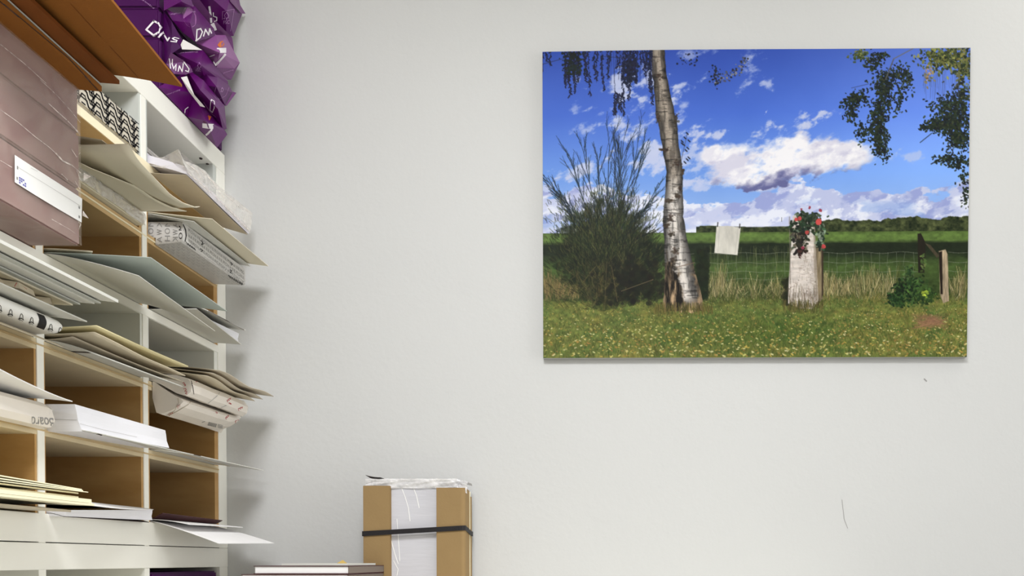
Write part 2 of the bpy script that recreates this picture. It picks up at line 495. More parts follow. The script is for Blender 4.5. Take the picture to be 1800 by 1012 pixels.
# film shell
def wavy_panel(name, f, n, m_, mt, parent, thick=0.0002, amp=0.0006, nrm=Vector((1, 0, 0))):
    rows = []
    for i in range(n + 1):
        row = []
        for j in range(m_ + 1):
            p = f(i / n, j / m_)
            row.append(p + nrm * (amp * (rng.random() - 0.5)))
        rows.append(row)
    me = grid_solid(rows, lambda i, j: nrm * thick)
    return link(name, me, mt, parent)
wavy_panel('film', lambda s, t: Vector((XB + 0.0018 + 0.003 * max(0, t - .8), 0.884 + s * 0.2125, 1.766 + t * 0.2065)), 30, 26, M['film_s'], bun)
wavy_panel('film', lambda s, t: Vector((-0.7855 + s * 0.064, 0.884 + t * 0.2125, 1.7652)), 8, 20, M['film_s'], bun, nrm=Vector((0, 0, -1)), thick=0.00005, amp=0.0001)
cart = [c for c in bun.children if c.name.split('.')[0] == 'carton'][0]
bcart = BVHTree.FromPolygons([Vector((XB + .0003, y, z)) for (y, z) in ((.8, 1.7), (1.2, 1.7), (1.2, 2.0), (.8, 2.0))], [(0, 1, 2, 3)])
lb = decal('label', bcart, [[(22, 272), (62, 298), (101, 323), (141, 349), (140, 391), (100, 368), (60, 344), (22, 320)]], M['label'], cart, off=0.0026)
decal('print', bcart, ribbon([(28, 294), (80, 326), (138, 362)], 0.5) + ribbon([(50, 295), (62, 301)], 0.5), M['ink_light'], lb, off=0.0029)
decal('stamp', bcart, [[(29 + 3.3 * i + .4, 310 + 2 * i + 4.2 * j + .3), (32 + 3.3 * i, 311.8 + 2 * i + 4.2 * j), (32 + 3.3 * i, 314.8 + 2 * i + 4.2 * j), (29 + 3.3 * i, 313 + 2 * i + 4.2 * j)] for i in range(4) for j in range(3) if (i + j) % 4 != 3], M['ink_blue'], lb, off=0.0029)
decal('staple', bcart, [[(25.5, 291), (27.8, 292.3), (27.8, 298), (25.5, 296.7)], [(24.8, 310), (27.2, 311.4), (27.2, 316.5), (24.8, 315)], [(134.5, 361.5), (136.8, 363), (136.8, 367.5), (134.5, 366)], [(134.5, 378), (136.8, 379.5), (136.8, 384), (134.5, 382.5)]], M['ink'], lb, off=0.0029)
# creases of the stretch film
bb = bvh_of([c for c in bun.children if c.name.startswith('film')][0])
def crease(pts, wd): decal('film_crease', bb, ribbon(pts, wd), M['film_c'], bun, off=0.0006)
crease([(0, 193), (30, 214), (62, 241), (85, 258), (98, 270)], 1.0); crease([(98, 270), (110, 283), (125, 290)], 2.4); crease([(125, 290), (140, 303), (147, 309)], 1.6)
crease([(85, 182), (100, 196), (120, 214), (133, 228)], 1.3); crease([(133, 228), (147, 245)], 2.0)
crease([(70, 140), (100, 168), (125, 196), (140, 215)], 0.8); crease([(0, 78), (40, 110), (80, 146)], 1.0)
crease([(134, 300), (141, 316), (147, 330)], 1.1); crease([(131, 318), (138, 330), (144, 338)], 0.9); crease([(125, 262), (134, 276), (142, 266)], 0.8)
crease([(142, 350), (146, 362), (144, 384), (138, 402)], 1.6); crease([(108, 306), (118, 316)], 1.2); crease([(136, 388), (142, 396), (146, 404)], 1.0)
crease([(0, 282), (20, 294)], .7); crease([(90, 385), (120, 402), (140, 416)], .7)

# little torn film tips at the far corner
me = mesh([P(147, 303, 1.0975), P(160, 310, 1.104), P(147, 318, 1.0975), P(147, 304, 1.0985)], [(0, 1, 2), (3, 2, 1)])
link('film_tip', me, M['film_c'], bun)
me = mesh([P(146, 370, 1.0975), P(156, 384, 1.104), P(145, 379, 1.0975), P(146, 371, 1.0985)], [(0, 1, 2), (3, 2, 1)])
link('film_tip', me, M['film_c'], bun)

# --- row 4, near compartment (below the bundle)
pile = [((208, 532), 1.7020, 0.0042, 'lgrey_paper', 'pale grey board, topmost and farthest out of the pile under the mauve bundle'),
        ((177, 533.5), 1.6990, 0.0022, 'grey_paper', 'grey board recessed just beneath the topmost board under the mauve bundle'),
        ((166, 534), 1.6955, 0.0034, 'lgrey_paper', 'pale board in the middle of the pile under the mauve bundle'),
        ((141, 535.5), 1.6930, 0.0022, 'grey_paper', 'second grey recessed board in that pile under the mauve bundle'),
        ((128, 537), 1.6895, 0.0030, 'cream', 'cream board lowest of the pile under the mauve bundle')]
for (far, zb, th, mm, lab) in pile:
    near = (1100 - (1100 - far[0]) * 1.096 / 0.885, 985 - (985 - far[1]) * 1.096 / 0.885)
    f = P(far[0], far[1], 1.096)
    o = sheet('board', 0, near, far, zb, th * 0.9, M[mm], yn=0.885, yf=1.096, power=1.3)
    thing('x', o, lab, 'board', 'boards under the mauve bundle')

def vp(far, Yf, Yn):   # near end of an edge that runs straight along the rack
    return (1100 - (1100 - far[0]) * Yf / Yn, 985 - (985 - far[1]) * Yf / Yn)

o = sheet('grey_folder', 0, vp((153, 566), 1.096, .885), (153, 566), 1.6735, 0.0016, M['lgrey_paper'], yn=.885, yf=1.096)
thing('x', o, 'light grey folder on the white pack with arch symbols, left edge', 'folder')
# soft printed bags above the folder
bag = loft([[Vector((-0.98, y, 1.6765)), Vector((-0.75, y, 1.6765)), Vector((-0.731 - .03 * e, y, 1.678)), Vector((-0.733 - .035 * e, y, 1.686 - .002 * e)), Vector((-0.755, y, 1.6885 - .002 * e)), Vector((-0.98, y, 1.6865))] for (y, e) in ((.885, 0), (.95, .1), (.99, .35), (1.0, 0), (1.03, .1), (1.05, .5), (1.06, .1), (1.08, .45), (1.095, .9))])
o = link('printed_bag', bag, M['beige'], None)
thing('x', o, 'beige soft bag with pink and dark printed spots, squeezed above the grey folder', 'bag')
decal('pink_patch', o, [[(14, 492), (30, 497), (47, 508), (40, 516), (30, 511), (26, 504)], [(26, 506), (44, 516), (36, 519), (27, 512)]], M['pink'], o)
decal('dark_patch', o, [[(81, 536), (88, 529), (94, 534), (96, 540), (88, 538)]], M['maroon'], o)

# white rounded pack with arch pattern and dark ring
R = 0.0125
yc, zc = None, None
rings = []
for (y, k) in ((.885, 1), (.95, 1), (1.0, 1), (1.04, 1), (1.07, 1), (1.088, .97), (1.094, .85), (1.0965, .6)):
    pr = [Vector((-1.04, y, 1.6475)), Vector((-.79, y, 1.6475))]
    cx, cz = -0.7580, 1.6580
    for a in range(-100, 101, 20):
        pr.append(Vector((cx + 0.0165 * k * math.cos(math.radians(a)), y, cz + 0.0100 * k * math.sin(math.radians(a)))))
    pr += [Vector((-.79, y, 1.6675)), Vector((-1.04, y, 1.6675))]
    rings.append(pr)
o = link('rolled_front_pack', loft(rings), M['label'], None, smooth=True)
arch = thing('x', o, 'white rounded paper pack with black arch symbols and a dark ring, left edge', 'pack')
bba = bvh_of(o)
decal('dark_ring', bba, [[(60.5 + d0, 553 + h), (60.5 + d0, 553 + h), (60.5 + d0, 553 + h)] for (d0, h) in ()] or
      [[(64 + 4.5 * math.sin(t0 * math.pi), 550 + t0 * 24), (77 + 4.5 * math.sin(t0 * math.pi), 556 + t0 * 24 - 1), (77 + 4.5 * math.sin((t0 + .1) * math.pi), 556 + (t0 + .1) * 24 - 1), (64 + 4.5 * math.sin((t0 + .1) * math.pi), 550 + (t0 + .1) * 24)] for t0 in [i / 10 for i in range(10)]], M['black'], o)
ap = []
for (cx, cy) in ((-1, 541), (18, 548.5), (37, 556), (55, 562.5), (88.5, 574.5), (105, 580.5), (121, 586)):
    ap += ribbon([(cx - 4.5, cy + 4.5), (cx - 2, cy + 1), (cx - .8, cy - 4), (cx + .8, cy - 5.2), (cx + 2.6, cy - 2.5), (cx + 3.6, cy + 5)], 0.9)
    ap += ribbon([(cx - 3.5, cy + 4.2), (cx + .5, cy + 2.6), (cx + 4, cy + 5.5)], 1.3)
    ap += ribbon([(cx - 3.5, cy + 6.5), (cx, cy + 5.6), (cx + 3, cy + 7.8)], 0.6)
decal('arch_symbol', bba, ap, M['black'], o)
# beige sheet under it
# ---- row 4 beige sheet below the pack slides in the row beneath
o = sheet('beige_sheet', 0, vp((112, 611), 1.096, .885), (112, 611), 1.6468, 0.0006, M['beige'], yn=.885, yf=1.096, power=1.4)
thing('x', o, 'thin beige sheet drooping just under the white pack with arch symbols', 'sheet')

# --- row 5, near compartment
rings = []
for (y, k) in ((.885, 1), (.95, 1), (1.0, 1), (1.05, 1), (1.085, 1), (1.092, .85), (1.0968, .4)):
    pr = [Vector((-1.03, y, 1.5335)), Vector((-.79, y, 1.5335)), Vector((-.770, y, 1.5225 + .006 * (1 - k))), Vector((-.7585 - .003 * (1 - k), y, 1.5245 + .008 * (1 - k))), Vector((-.7545 - .004 * (1 - k), y, 1.5330 + .003 * (1 - k))),
          Vector((-.7570 - .004 * (1 - k), y, 1.5500 - .010 * (1 - k))), Vector((-.765, y, 1.5565 - .012 * (1 - k))), Vector((-.79, y, 1.5590 - .014 * (1 - k))), Vector((-1.03, y, 1.5590 - .014 * (1 - k)))]
    rings.append(pr)
o = link('board_pack', loft(rings), M['wrapwhite'], None)
thing('x', o, 'cream wrapped pack with grey upside-down lettering and a grey stripe, near the left edge', 'pack')
bbp = bvh_of(o)
decal('stripe', bbp, [[(8, 716), (23, 718), (29, 725), (29, 734), (27, 745.5), (11, 742.5), (12.5, 732), (12.5, 724)]], M['ink'], o)
decal('lettering', bbp, text_quad('Board', (97, 752.5), (54, 751), (55.5, 731.5), (93, 734.5)), M['ink'], o)
rows = []
for i in range(17):
    s = i / 16; y = .885 + s * .2115
    zf = P(129, 706, 1.096).z + 0.030 * (1 - s) ** 1.6
    xf = -0.7335
    rows.append([Vector((-1.03, y, 1.5650)), Vector((-.80, y, 1.5650))] + [Vector((-.80 + (xf + .80) * t, y, 1.5650 + (zf - 1.5650) * t * t)) for t in (.25, .5, .75, 1)])
o = link('paper_sheet', grid_solid(rows, 0.0013), M['paper'], None)
thing('x', o, 'curling white sheets lying on the cream pack with upside-down lettering', 'sheets')
o = sheet('card_sheet', 0, vp((94, 721), 1.096, .885), (94, 721), 1.5605, 0.0008, M['lgrey_paper'], yn=.885, yf=1.096)
thing('x', o, 'flat card between the curling sheets and the cream lettered pack', 'card')

# --- row 6, near compartment: ivory boards
def ivory(far, zb, th, yf, lab, mm='ivory', nm='ivory_board', pw=1.3, tilt=0):
    near = vp(far, yf, .885); near = (near[0], near[1] + tilt)
    o = sheet(nm, 0, near, far, zb, th, M[mm], yn=.885, yf=yf, power=pw)
    thing('x', o, lab, 'board', 'ivory boards in the bottom row')
ivory((138, 868), 1.4436, 0.0020, 1.094, 'ivory board fourth from the top of the fanned bottom-row stack')
ivory((155, 865.5), 1.4460, 0.0011, 1.0965, 'ivory board sticking out farthest of the upper fanned bunch in the bottom row')
ivory((146, 863), 1.4474, 0.0014, 1.095, 'ivory board second from the top of the bottom-row stack', tilt=-4)
ivory((144, 861), 1.4492, 0.0014, 1.094, 'topmost ivory board of the bottom-row stack at the left edge', tilt=-9)
ivory((138, 876), 1.4365, 0.0028, 1.092, 'thick ivory board heading the lower bunch in the bottom row')
ivory((161, 884), 1.4290, 0.0050, 1.094, 'thick ivory board of the lower bunch, its corner above the white paper block')
ivory((166, 889), 1.4246, 0.0030, 1.0965, 'lowest ivory board with grey underside, bottom row at the left edge')
o = sheet('dark_folder', 0, vp((118, 897), 1.096, .885), (118, 897), 1.4205, 0.0008, M['dark'], yn=.885, yf=1.0965)
thing('x', o, 'dark thin folder under the ivory boards in the bottom row', 'folder')
o = sheet('grey_folder', 0, vp((125, 900), 1.096, .885), (125, 900), 1.4160, 0.0030, M['taupe'], yn=.885, yf=1.0965)
thing('x', o, 'thin greyish folder lowest of the bottom row at the left edge', 'folder')

# --- row 1, middle compartment: patterned pack
XZ = X0 + 0.002
zr = bx('patterned_pack', (-1.0, XZ, 1.1270, 1.3395, 2.0045, 2.0540), M['zig'], None, bevel=0.004, seg=3)
thing('x', zr, 'paper pack with black zigzag line pattern in the top row', 'pack')
segs_ = []
def yz(p): return Vector((XZ + 0.0004, p[0], p[1]))
pl = []
th_ = 0.0062
def offset_path(p, d):
    out = []
    for i in range(len(p)):
        a = np.array(p[max(i - 1, 0)]); b = np.array(p[i]); c = np.array(p[min(i + 1, len(p) - 1)])
        d1 = (b - a) if i > 0 else (c - b); d2 = (c - b) if i < len(p) - 1 else (b - a)
        n1 = np.array((-d1[1], d1[0])) / np.hypot(*d1); n2 = np.array((-d2[1], d2[0])) / np.hypot(*d2)
        n = n1 + n2; n = n / max(.3, np.dot(n, n) / 2)
        out.append(tuple(b + n * d))
    return out
un = 0.0128
base = [(0, 0), (.55, .95), (1.45, .95), (2.0, 0.0), (2.8, 0.0)]
for i in range(-3, 14):
    for j in range(-12, 14):
        oy = 1.122 + un * (i * 2.62); oz = 2.004 + un * (j * .98 + i * .42)
        pth = [(oy + un * a, oz + un * b) for a, b in base]
        loop_ = offset_path(pth, un * .30) + offset_path(pth, -un * .30)[::-1]
        for q in ribbon(loop_, 0.0021, closed=True):
            my, mz = sum(p[0] for p in q) / 4, sum(p[1] for p in q) / 4
            if 1.1290 < my < 1.3375 and 2.0062 < mz < 2.0523:
                pl.append([(min(max(p[0], 1.1285), 1.3380), min(max(p[1], 2.0058), 2.0528)) for p in q])
vs_, fs = [], []
for q in pl:
    b = len(vs_); vs_ += [yz(p) for p in q]; fs.append(tuple(range(b, b + 4)))
me = bpy.data.meshes.new('pattern'); me.from_pydata([tuple(v) for v in vs_], [], fs)
link('zigzag_print', me, M['black'], zr)

# --- row 2, middle compartment: curled sheets over a filmed pack
pk = bx('filmed_pack', (-1.05, X0 + 0.010, 1.1260, 1.3390, 1.8895, 1.9080), M['cream'], None, bevel=0.002)
thing('x', pk, 'cream paper pack in clear film under the curled sheets', 'pack')
wavy_panel('film', lambda s, t: Vector((X0 + 0.0125 - .002 * abs(math.sin(9 * s)), 1.1262 + s * 0.212, 1.890 + t * 0.0185)), 30, 5, M['film'], pk, amp=0.002)
def curled(name, edge, Xs, root, mt, th, pw=1.5, nx=8):
    """edge: pixel points of the front edge, Xs: distance of each, root: (z near, z far)"""
    pts = [PX(u, v, x) for (u, v), x in zip(edge, Xs)]
    # resample by Y
    ys = np.linspace(1.127, 1.3385, 19)
    py = np.array([p.y for p in pts]); order = np.argsort(py)
    py = py[order]; pz = np.array([p.z for p in pts])[order]; px = np.array([p.x for p in pts])[order]
    rows = []
    for k, y in enumerate(ys):
        z = float(np.interp(y, py, pz)); x = float(np.interp(y, py, px)); s_ = k / 18
        zr_ = root[0] + (root[1] - root[0]) * s_
        rows.append([Vector((-1.04, y, zr_)), Vector((X0, y, zr_))] + [Vector((X0 + (x - X0) * (j / nx), y, zr_ + (z - zr_) * (j / nx) ** pw)) for j in range(1, nx + 1)])
    return link(name, grid_solid(rows, th), mt, None, smooth=True)
o = curled('cream_sheet', [(152, 293), (195, 310), (215, 318), (240, 328), (270, 349), (300, 364), (341, 375)], [-.735, -.733, -.730, -.728, -.722, -.714, -.7055], (1.9095, 1.9125), M['cream'], 0.0008, pw=1.0)
thing('x', o, 'cream sheet with flat far corner, just below the big curled sheet', 'sheet', 'cream sheets in the second row')
o = curled('cream_sheet', [(228, 255), (233, 268), (246, 286), (262, 303), (300, 343), (322, 357), (345, 365), (361, 361)], [-.6740, -.672, -.672, -.674, -.678, -.682, -.686, -.6880], (1.9125, 1.9150), M['cream'], 0.0010, pw=1.35)
thing('x', o, 'big cream sheet curling out and up with a turned-up tip', 'sheet', 'cream sheets in the second row')
o = sheet('cream_card', 1, (179, 246.5), (237, 291), 1.9270, 0.0008, M['beige'], yf=1.20)
thing('x', o, 'small cream card corner peeping out above the big curled sheet', 'card', 'cream sheets in the second row')

# --- row 3, middle compartment: blue-grey cards
def slab_corners(name, corners, zroot, th, mt, pw=1.3, ny=10, nx=8, xroot=X0 + 0.002, back=-1.05, yb=None):
    """front edge through two free corners (u,v,Y)"""
    A_, B_ = P(*corners[0]), P(*corners[1])
    rows = []
    for i in range(ny + 1):
        s_ = i / ny; f = A_.lerp(B_, s_)
        rows.append([Vector((back, f.y, zroot)), Vector((xroot, f.y, zroot))] + [Vector((xroot + (f.x - xroot) * (j / nx), f.y, zroot + (f.z - zroot) * (j / nx) ** pw)) for j in range(1, nx + 1)])
    return link(name, grid_solid(rows, th), mt)
o = slab_corners('blue_grey_card', [(244, 485, 1.1245), (378, 582, 1.3395)], 1.7652, 0.0009, M['lgrey_paper'])
thing('x', o, 'pale grey card drooping furthest down in front of the middle post', 'card', 'blue-grey cards in the third row')
o = slab_corners('blue_grey_card', [(265, 453, 1.1245), (399, 547, 1.3395)], 1.7668, 0.0009, M['blue_paper'])
thing('x', o, 'blue-grey card lying level above the drooping pale card', 'card', 'blue-grey cards in the third row')
o = slab_corners('envelope', [(163, 443, 1.1250), (150, 470, 1.22)], 1.7720, 0.0016, M['cream'])
thing('x', o, 'small cream envelope on the blue-grey cards beside the mauve bundle', 'envelope')

# --- row 4, middle compartment: yellow-cream sheets and boards
def wavy_sheet(name, cell, near, far, zr0, th, mt, sag, bulge=0.0, pw=1.4, ny=18, nx=7, yn=None, yf=None):
    Yn = CELL[cell][0] if yn is None else yn; Yf = CELL[cell][1] if yf is None else yf
    A_, B_ = P(near[0], near[1], Yn), P(far[0], far[1], Yf)
    rows = []
    for i in range(ny + 1):
        s_ = i / ny; f = A_.lerp(B_, s_)
        zf = f.z + sag * math.sin(math.pi * s_) + bulge * math.sin(3 * math.pi * s_)
        rows.append([Vector((-1.05, f.y, zr0)), Vector((X0 + .002, f.y, zr0))] + [Vector((X0 + .002 + (f.x - X0 - .002) * (j / nx), f.y, zr0 + (zf - zr0) * (j / nx) ** pw)) for j in range(1, nx + 1)])
    return link(name, grid_solid(rows, th), mt, None, smooth=True)
o = wavy_sheet('foam_sheet', 1, (160, 620), (322, 680.5), 1.6472, 0.0018, M['lgrey_paper'], 0.0, yf=1.3395)
thing('x', o, 'pale grey board drooping over the shelf edge under the cream papers, middle column', 'board')
decal('cut_edge', o, ribbon([(84, 614), (110, 616.3), (135, 618), (159, 619.2)], 1.6), M['dark'], o)
o = wavy_sheet('taupe_sheet', 1, (128, 592), (322, 671), 1.6495, 0.0009, M['taupe'], -0.0020, yf=1.3395)
thing('x', o, 'wide beige paper sheet sagging below the yellow-cream sheets, middle column', 'sheet', 'cream papers in the fourth row')
o = wavy_sheet('kraft_sheet', 1, (166, 585), (326, 661), 1.6560, 0.0016, M['beige'], -0.0010, bulge=.0006, yf=1.3395)
thing('x', o, 'beige folded sheet directly below the topmost yellow-cream sheet', 'sheet', 'cream papers in the fourth row')
o = wavy_sheet('yellow_cream_sheet', 1, (170, 574), (331, 645), 1.6640, 0.0022, M['yellow_cream'], -0.0010, yf=1.3395)
thing('x', o, 'yellow-cream folded sheets topmost in the middle compartment of row four', 'sheets', 'cream papers in the fourth row')

# --- row 5, middle compartment: white block on cardboard
o = slab_corners('corrugated_sheet', [(187, 765, 1.1245), (339, 799, 1.3405)], 1.5330, 0.0010, M['lgrey_paper'])
thing('x', o, 'white cardboard sheet with dark ragged edge under the bright paper block', 'sheet')
rg = ribbon([(92 + i * 4.5, 759 + i * .22 + (0.7 if i % 2 else -0.4)) for i in range(22)], 1.8)
decal('ragged_edge', o, rg, M['dark'], o, off=0.0006)
vs_ = []
def blk(name, near_top, near_bot, far_top, far_bot, yn, yf, mt, back=-1.03, round_=0.0):
    a, b, c, d = P(*near_top, yn), P(*near_bot, yn), P(*far_top, yf), P(*far_bot, yf)
    rings = []
    for k in range(9):
        s_ = k / 8
        t_, b_ = a.lerp(c, s_), b.lerp(d, s_)
        m1 = t_.lerp(b_, .25); m2 = t_.lerp(b_, .6)
        m1.x += .0003 * math.sin(k * 2.1); m2.x -= .0015
        rings.append([Vector((back, t_.y, b_.z)), b_, m2, m1, t_, Vector((back, t_.y, t_.z))])
    return link(name, loft(rings), mt)
o = blk('paper_block', (131, 710), (144.5, 758), (290.5, 756), (297.5, 787), 1.1245, 1.3400, M['paper_edge'])
thing('x', o, 'thick bright white block of loose paper in the middle compartment of row five', 'paper')
decal('seam', o, ribbon([(138, 744), (180, 755), (240, 768)], 0.5) + ribbon([(95, 737), (135, 738)], 0.8), M['ink_light'], o)

# --- row 6, middle compartment: small white stack
o = blk('paper_stack', (124, 896), (114, 907), (268, 896), (268, 914), 1.1245, 1.3400, M['paper_edge'])
thing('x', o, 'low white stack of paper on the bottom shelf, middle column', 'paper')
o = wavy_sheet('paper_sheet', 1, (163, 889), (270, 896), 1.4345, 0.0010, M['paper'], -0.0018, yf=1.3400)
thing('x', o, 'slightly wavy white sheet lying on top of the low white stack', 'sheet')
o = slab_corners('dark_card', [(112, 908, 1.1245), (262, 918, 1.3400)], 1.4142, 0.0007, M['dark'])
thing('x', o, 'dark card under the low white stack on the bottom shelf', 'card')

# --- row 1, far compartment: paper in a clear bag
pb = sheet('bagged_paper', 2, (328, 306), (437, 411), 2.0050, 0.0125, M['cool_paper'], yn=1.3700, yf=1.5810, power=1.0)
thing('x', pb, 'white paper pack in a loose clear plastic bag, top row next to the wall', 'paper')
und = sheet('wrapper_underside', 2, (327, 308), (436, 413), 1.9890, 0.0004, M['taupe'], yn=1.3702, yf=1.5808, power=1.0, parent=pb, back=X0 + .0010, hinge=X0 + .0016, wave=.0006)
up = [(313, 262, -.728), (323, 282, -.724), (345, 290, -.722), (360, 300, -.722), (385, 327, -.720), (410, 347, -.719), (443, 374, -.7170)]
lo_ = [(329, 303, -.7215), (345, 320, -.7205), (360, 335, -.7200), (376, 350, -.7200), (400, 372, -.7190), (420, 391, -.7185), (440, 411, -.7180)]
rows = []
for k in range(25):
    s_ = k / 24 * 6; i = min(int(s_), 5); f = s_ - i
    a = PX(*up[i]).lerp(PX(*up[i + 1]), f); b = PX(*lo_[i]).lerp(PX(*lo_[i + 1]), f)
    row = []
    for j in range(9):
        p = b.lerp(a, j / 8)
        p.x += 0.003 * math.sin(j * 1.3 + k * .9) * (j / 8) * (1 - j / 9) + .0012 * (rng.random() - .5)
        row.append(p)
    rows.append(row)
for r_ in rows:
    for p in r_: p.y = min(p.y, 1.6275)
o = link('plastic_bag', grid_solid(rows, lambda i, j: Vector((0.0002, 0, 0))), M['film'], pb)
o = link('bag_mouth', mesh([P(262, 278, 1.3705), P(290, 276, 1.3705), PX(313, 262, -.728), PX(329, 303, -.7215), P(262, 291, 1.3700), P(300, 285, 1.3720)],
     [(0, 1, 5), (1, 2, 5), (2, 3, 5), (3, 4, 5), (4, 0, 5)]), M['film'], pb)
o = link('bag_top', mesh([PX(313, 262, -.728), P(290, 276, 1.3705), Vector((-.80, 1.42, 2.035)), Vector((-.80, 1.575, 2.035)), PX(443, 374, -.7170), PX(385, 327, -.720), PX(345, 290, -.722)],
     [(0, 1, 2), (0, 2, 6), (6, 2, 5), (5, 2, 3), (5, 3, 4)]), M['film'], pb)
decal('bag_crease', [c for c in pb.children if c.name.startswith('plastic_bag')][0],
      ribbon([(330, 303), (352, 322), (378, 345), (410, 376), (438, 405)], 1.6) + ribbon([(326, 285), (345, 300), (352, 312)], 1.2) + ribbon([(313, 265), (324, 290), (330, 300)], 1.0)
      + ribbon([(350, 296), (372, 318), (395, 350)], .8) + ribbon([(362, 306), (388, 335), (420, 362)], .8), M['film_c'], pb)
o = bx('upper_pack', (-1.02, -.800, 1.3705, 1.575, 2.0190, 2.0325), M['cool_paper'], None, bevel=0.002)
thing('x', o, 'second white pack lying on the bagged paper in the top row', 'pack')
o = bx('clear_box', (-1.0, -.8030, 1.3740, 1.56, 2.0335, 2.0460), M['film'], None, bevel=0.003)
thing('x', o, 'small clear plastic-covered pack topmost in the compartment next to the wall', 'pack')

# --- row 2, far compartment: patterned pack under sheets
a_, b_, c_, d_ = P(321, 390, 1.385), P(321, 424, 1.385), P(430, 472, 1.581), P(431, 500, 1.581)
rings = []
for k in range(9):
    q = k / 8; t_, l_ = a_.lerp(c_, q), b_.lerp(d_, q)
    y = t_.y
    rings.append([Vector((-1.03, y, 1.8888)), Vector((X0 + .0012, y, 1.8888)), Vector((X0 + .0012, y, 1.8770)), Vector((l_.x - .003, y, min(l_.z, 1.886) - .001)), l_ + Vector((0, 0, .001)), l_.lerp(t_, .5) + Vector((.0008, 0, 0)), t_, Vector((-1.03, y, t_.z))])
mo = link('lettered_pack', loft(rings), M['silver'])
thing('x', mo, 'silvery paper pack with bold lettering, second row next to the wall', 'pack')
bmo = bvh_of(mo)
lp = []
for c_, (x, word) in enumerate(((265, 'MOHAWK'), (280, 'KWAHOM'), (294, 'MOHAWK'), (308, 'AWKMOH'))):
    for k in range(3):
        ch = word[k]
        y0 = 393 + k * 13 + (c_ % 2) * 2
        lp += text_quad(ch, (x - 4, y0 - 5), (x - 4, y0 + 5), (x + 5, y0 + 5), (x + 5, y0 - 5))
decal('letters', bmo, lp, M['ink'], mo)
decal('bold_letters', bmo, text_quad('M', (314.5, 397), (314.5, 405), (322, 405), (322, 397)) + text_quad('O', (314.5, 409), (314.5, 420), (321, 420), (321, 409))
      + ribbon([(322, 395), (326, 404), (327, 414), (325, 424)], 1.6)
      + sum([ribbon([(264 + 13 * k, 388.5), (268 + 13 * k, 389)], 1.8) for k in range(5)], []), M['black'], mo)
fp = []
for k in range(26):
    x = 331 + k * 3.8
    yt = 394 + (x - 326) * 0.775
    hgt = 30 - k * .15
    for q in range(3):
        ch = 'MOHAWK'[(k + q * 2) % 6]
        ya = yt + 3 + q * 9
        fp += text_quad(ch, (x, ya), (x + 2.7, ya + 2.2), (x + 2.7, ya + 8.5), (x, ya + 6.2))
decal('small_letters', bmo, fp, M['ink'], mo)
decal('bold_marks', bmo, ribbon([(353, 423), (356, 426), (354, 430), (358, 428)], 1.2) + ribbon([(352, 437), (356, 440), (353, 442)], 1.2) + ribbon([(405, 461), (408, 464), (406, 466)], 1.2)
      + ribbon([(404, 474), (407, 476), (404, 479), (407, 480)], 1.2)
      + sum([ribbon([(327 + 3.4 * k, 425 + 2.6 * k), (330 + 3.3 * k, 430 + 2.3 * k)], 1.1) for k in range(5)], [])
      + sum([ribbon([(402 + 3.3 * k, 483 + 2.0 * k), (405 + 3.3 * k, 488 + 2.0 * k)], 1.2) for k in range(8)], []), M['black'], mo)
up_ = []
for k in range(16):
    for q in range(5):
        x = 275 + q * 9 + k * 8.8; y = 428 + k * 4.4 - q * .3 + k * .2
        up_ += ribbon([(x, y), (x + 3.5, y + 3.5), (x + 5.5, y + 1.5)], .6)
decal('underside_letters', bmo, up_, M['ink_light'], mo)
o = sheet('white_sheet', 2, (341, 389.5), (440, 468), 1.9225, 0.0008, M['lgrey_paper'], yn=1.372, power=1.0)
thing('x', o, 'white sheet lying directly on the silvery lettered pack', 'sheet', 'sheets on the lettered pack')
o = sheet('cream_sheet', 2, (373, 385), (472, 468), 1.9250, 0.0008, M['cream'], yn=1.372, power=1.0)
thing('x', o, 'large cream sheet reaching out above the silvery lettered pack', 'sheet', 'sheets on the lettered pack')

# --- row 3, far compartment
o = slab_corners('white_board', [(345, 543, 1.372), (424, 605.5, 1.5810)], 1.7652, 0.0012, M['lgrey_paper'])
thing('x', o, 'white board lowest of the stack in the third row next to the wall', 'board', 'boards in the third row next to the wall')
o = blk('paper_block', (337, 546), (326, 556), (420, 586), (419, 601), 1.372, 1.5810, M['paper_edge'])
for v in o.data.vertices: v.co.z = max(v.co.z, 1.7672)
thing('x', o, 'white block of paper in the third row next to the wall', 'paper', 'boards in the third row next to the wall')
o = slab_corners('grey_board', [(364, 546, 1.372), (432, 581, 1.5810)], 1.7950, 0.0016, M['lgrey_paper'])
thing('x', o, 'thin dark-edged board on top of the third row paper block next to the wall', 'board', 'boards in the third row next to the wall')
decal('dark_edge', o, ribbon([(366, 546.5), (400, 564), (431, 580.5)], 1.0), M['dark'], o)

# --- row 4, far compartment: wavy sheets and the opened wrapper packs
def ogee(name, near, far, zr0, th, mt, sag, lab):
    o = wavy_sheet(name, 2, near, far, zr0, th, mt, sag, bulge=0.0022, yn=1.372, yf=1.5815, pw=1.2)
    thing('x', o, lab, 'sheet', 'wavy sheets in the fourth row')
ogee('wavy_sheet', (385, 651), (481, 697), 1.6750, 0.0009, M['taupe'], -0.0015, 'topmost greyish wavy sheet reaching farthest toward the wall, row four')
ogee('wavy_sheet', (374, 656), (462, 702), 1.6705, 0.0009, M['taupe'], -0.0015, 'middle greyish wavy sheet in row four next to the wall')
ogee('wavy_sheet', (365, 661), (448, 705), 1.6660, 0.0009, M['beige'], -0.0010, 'lowest pale wavy sheet resting on the red-printed wrapper packs')

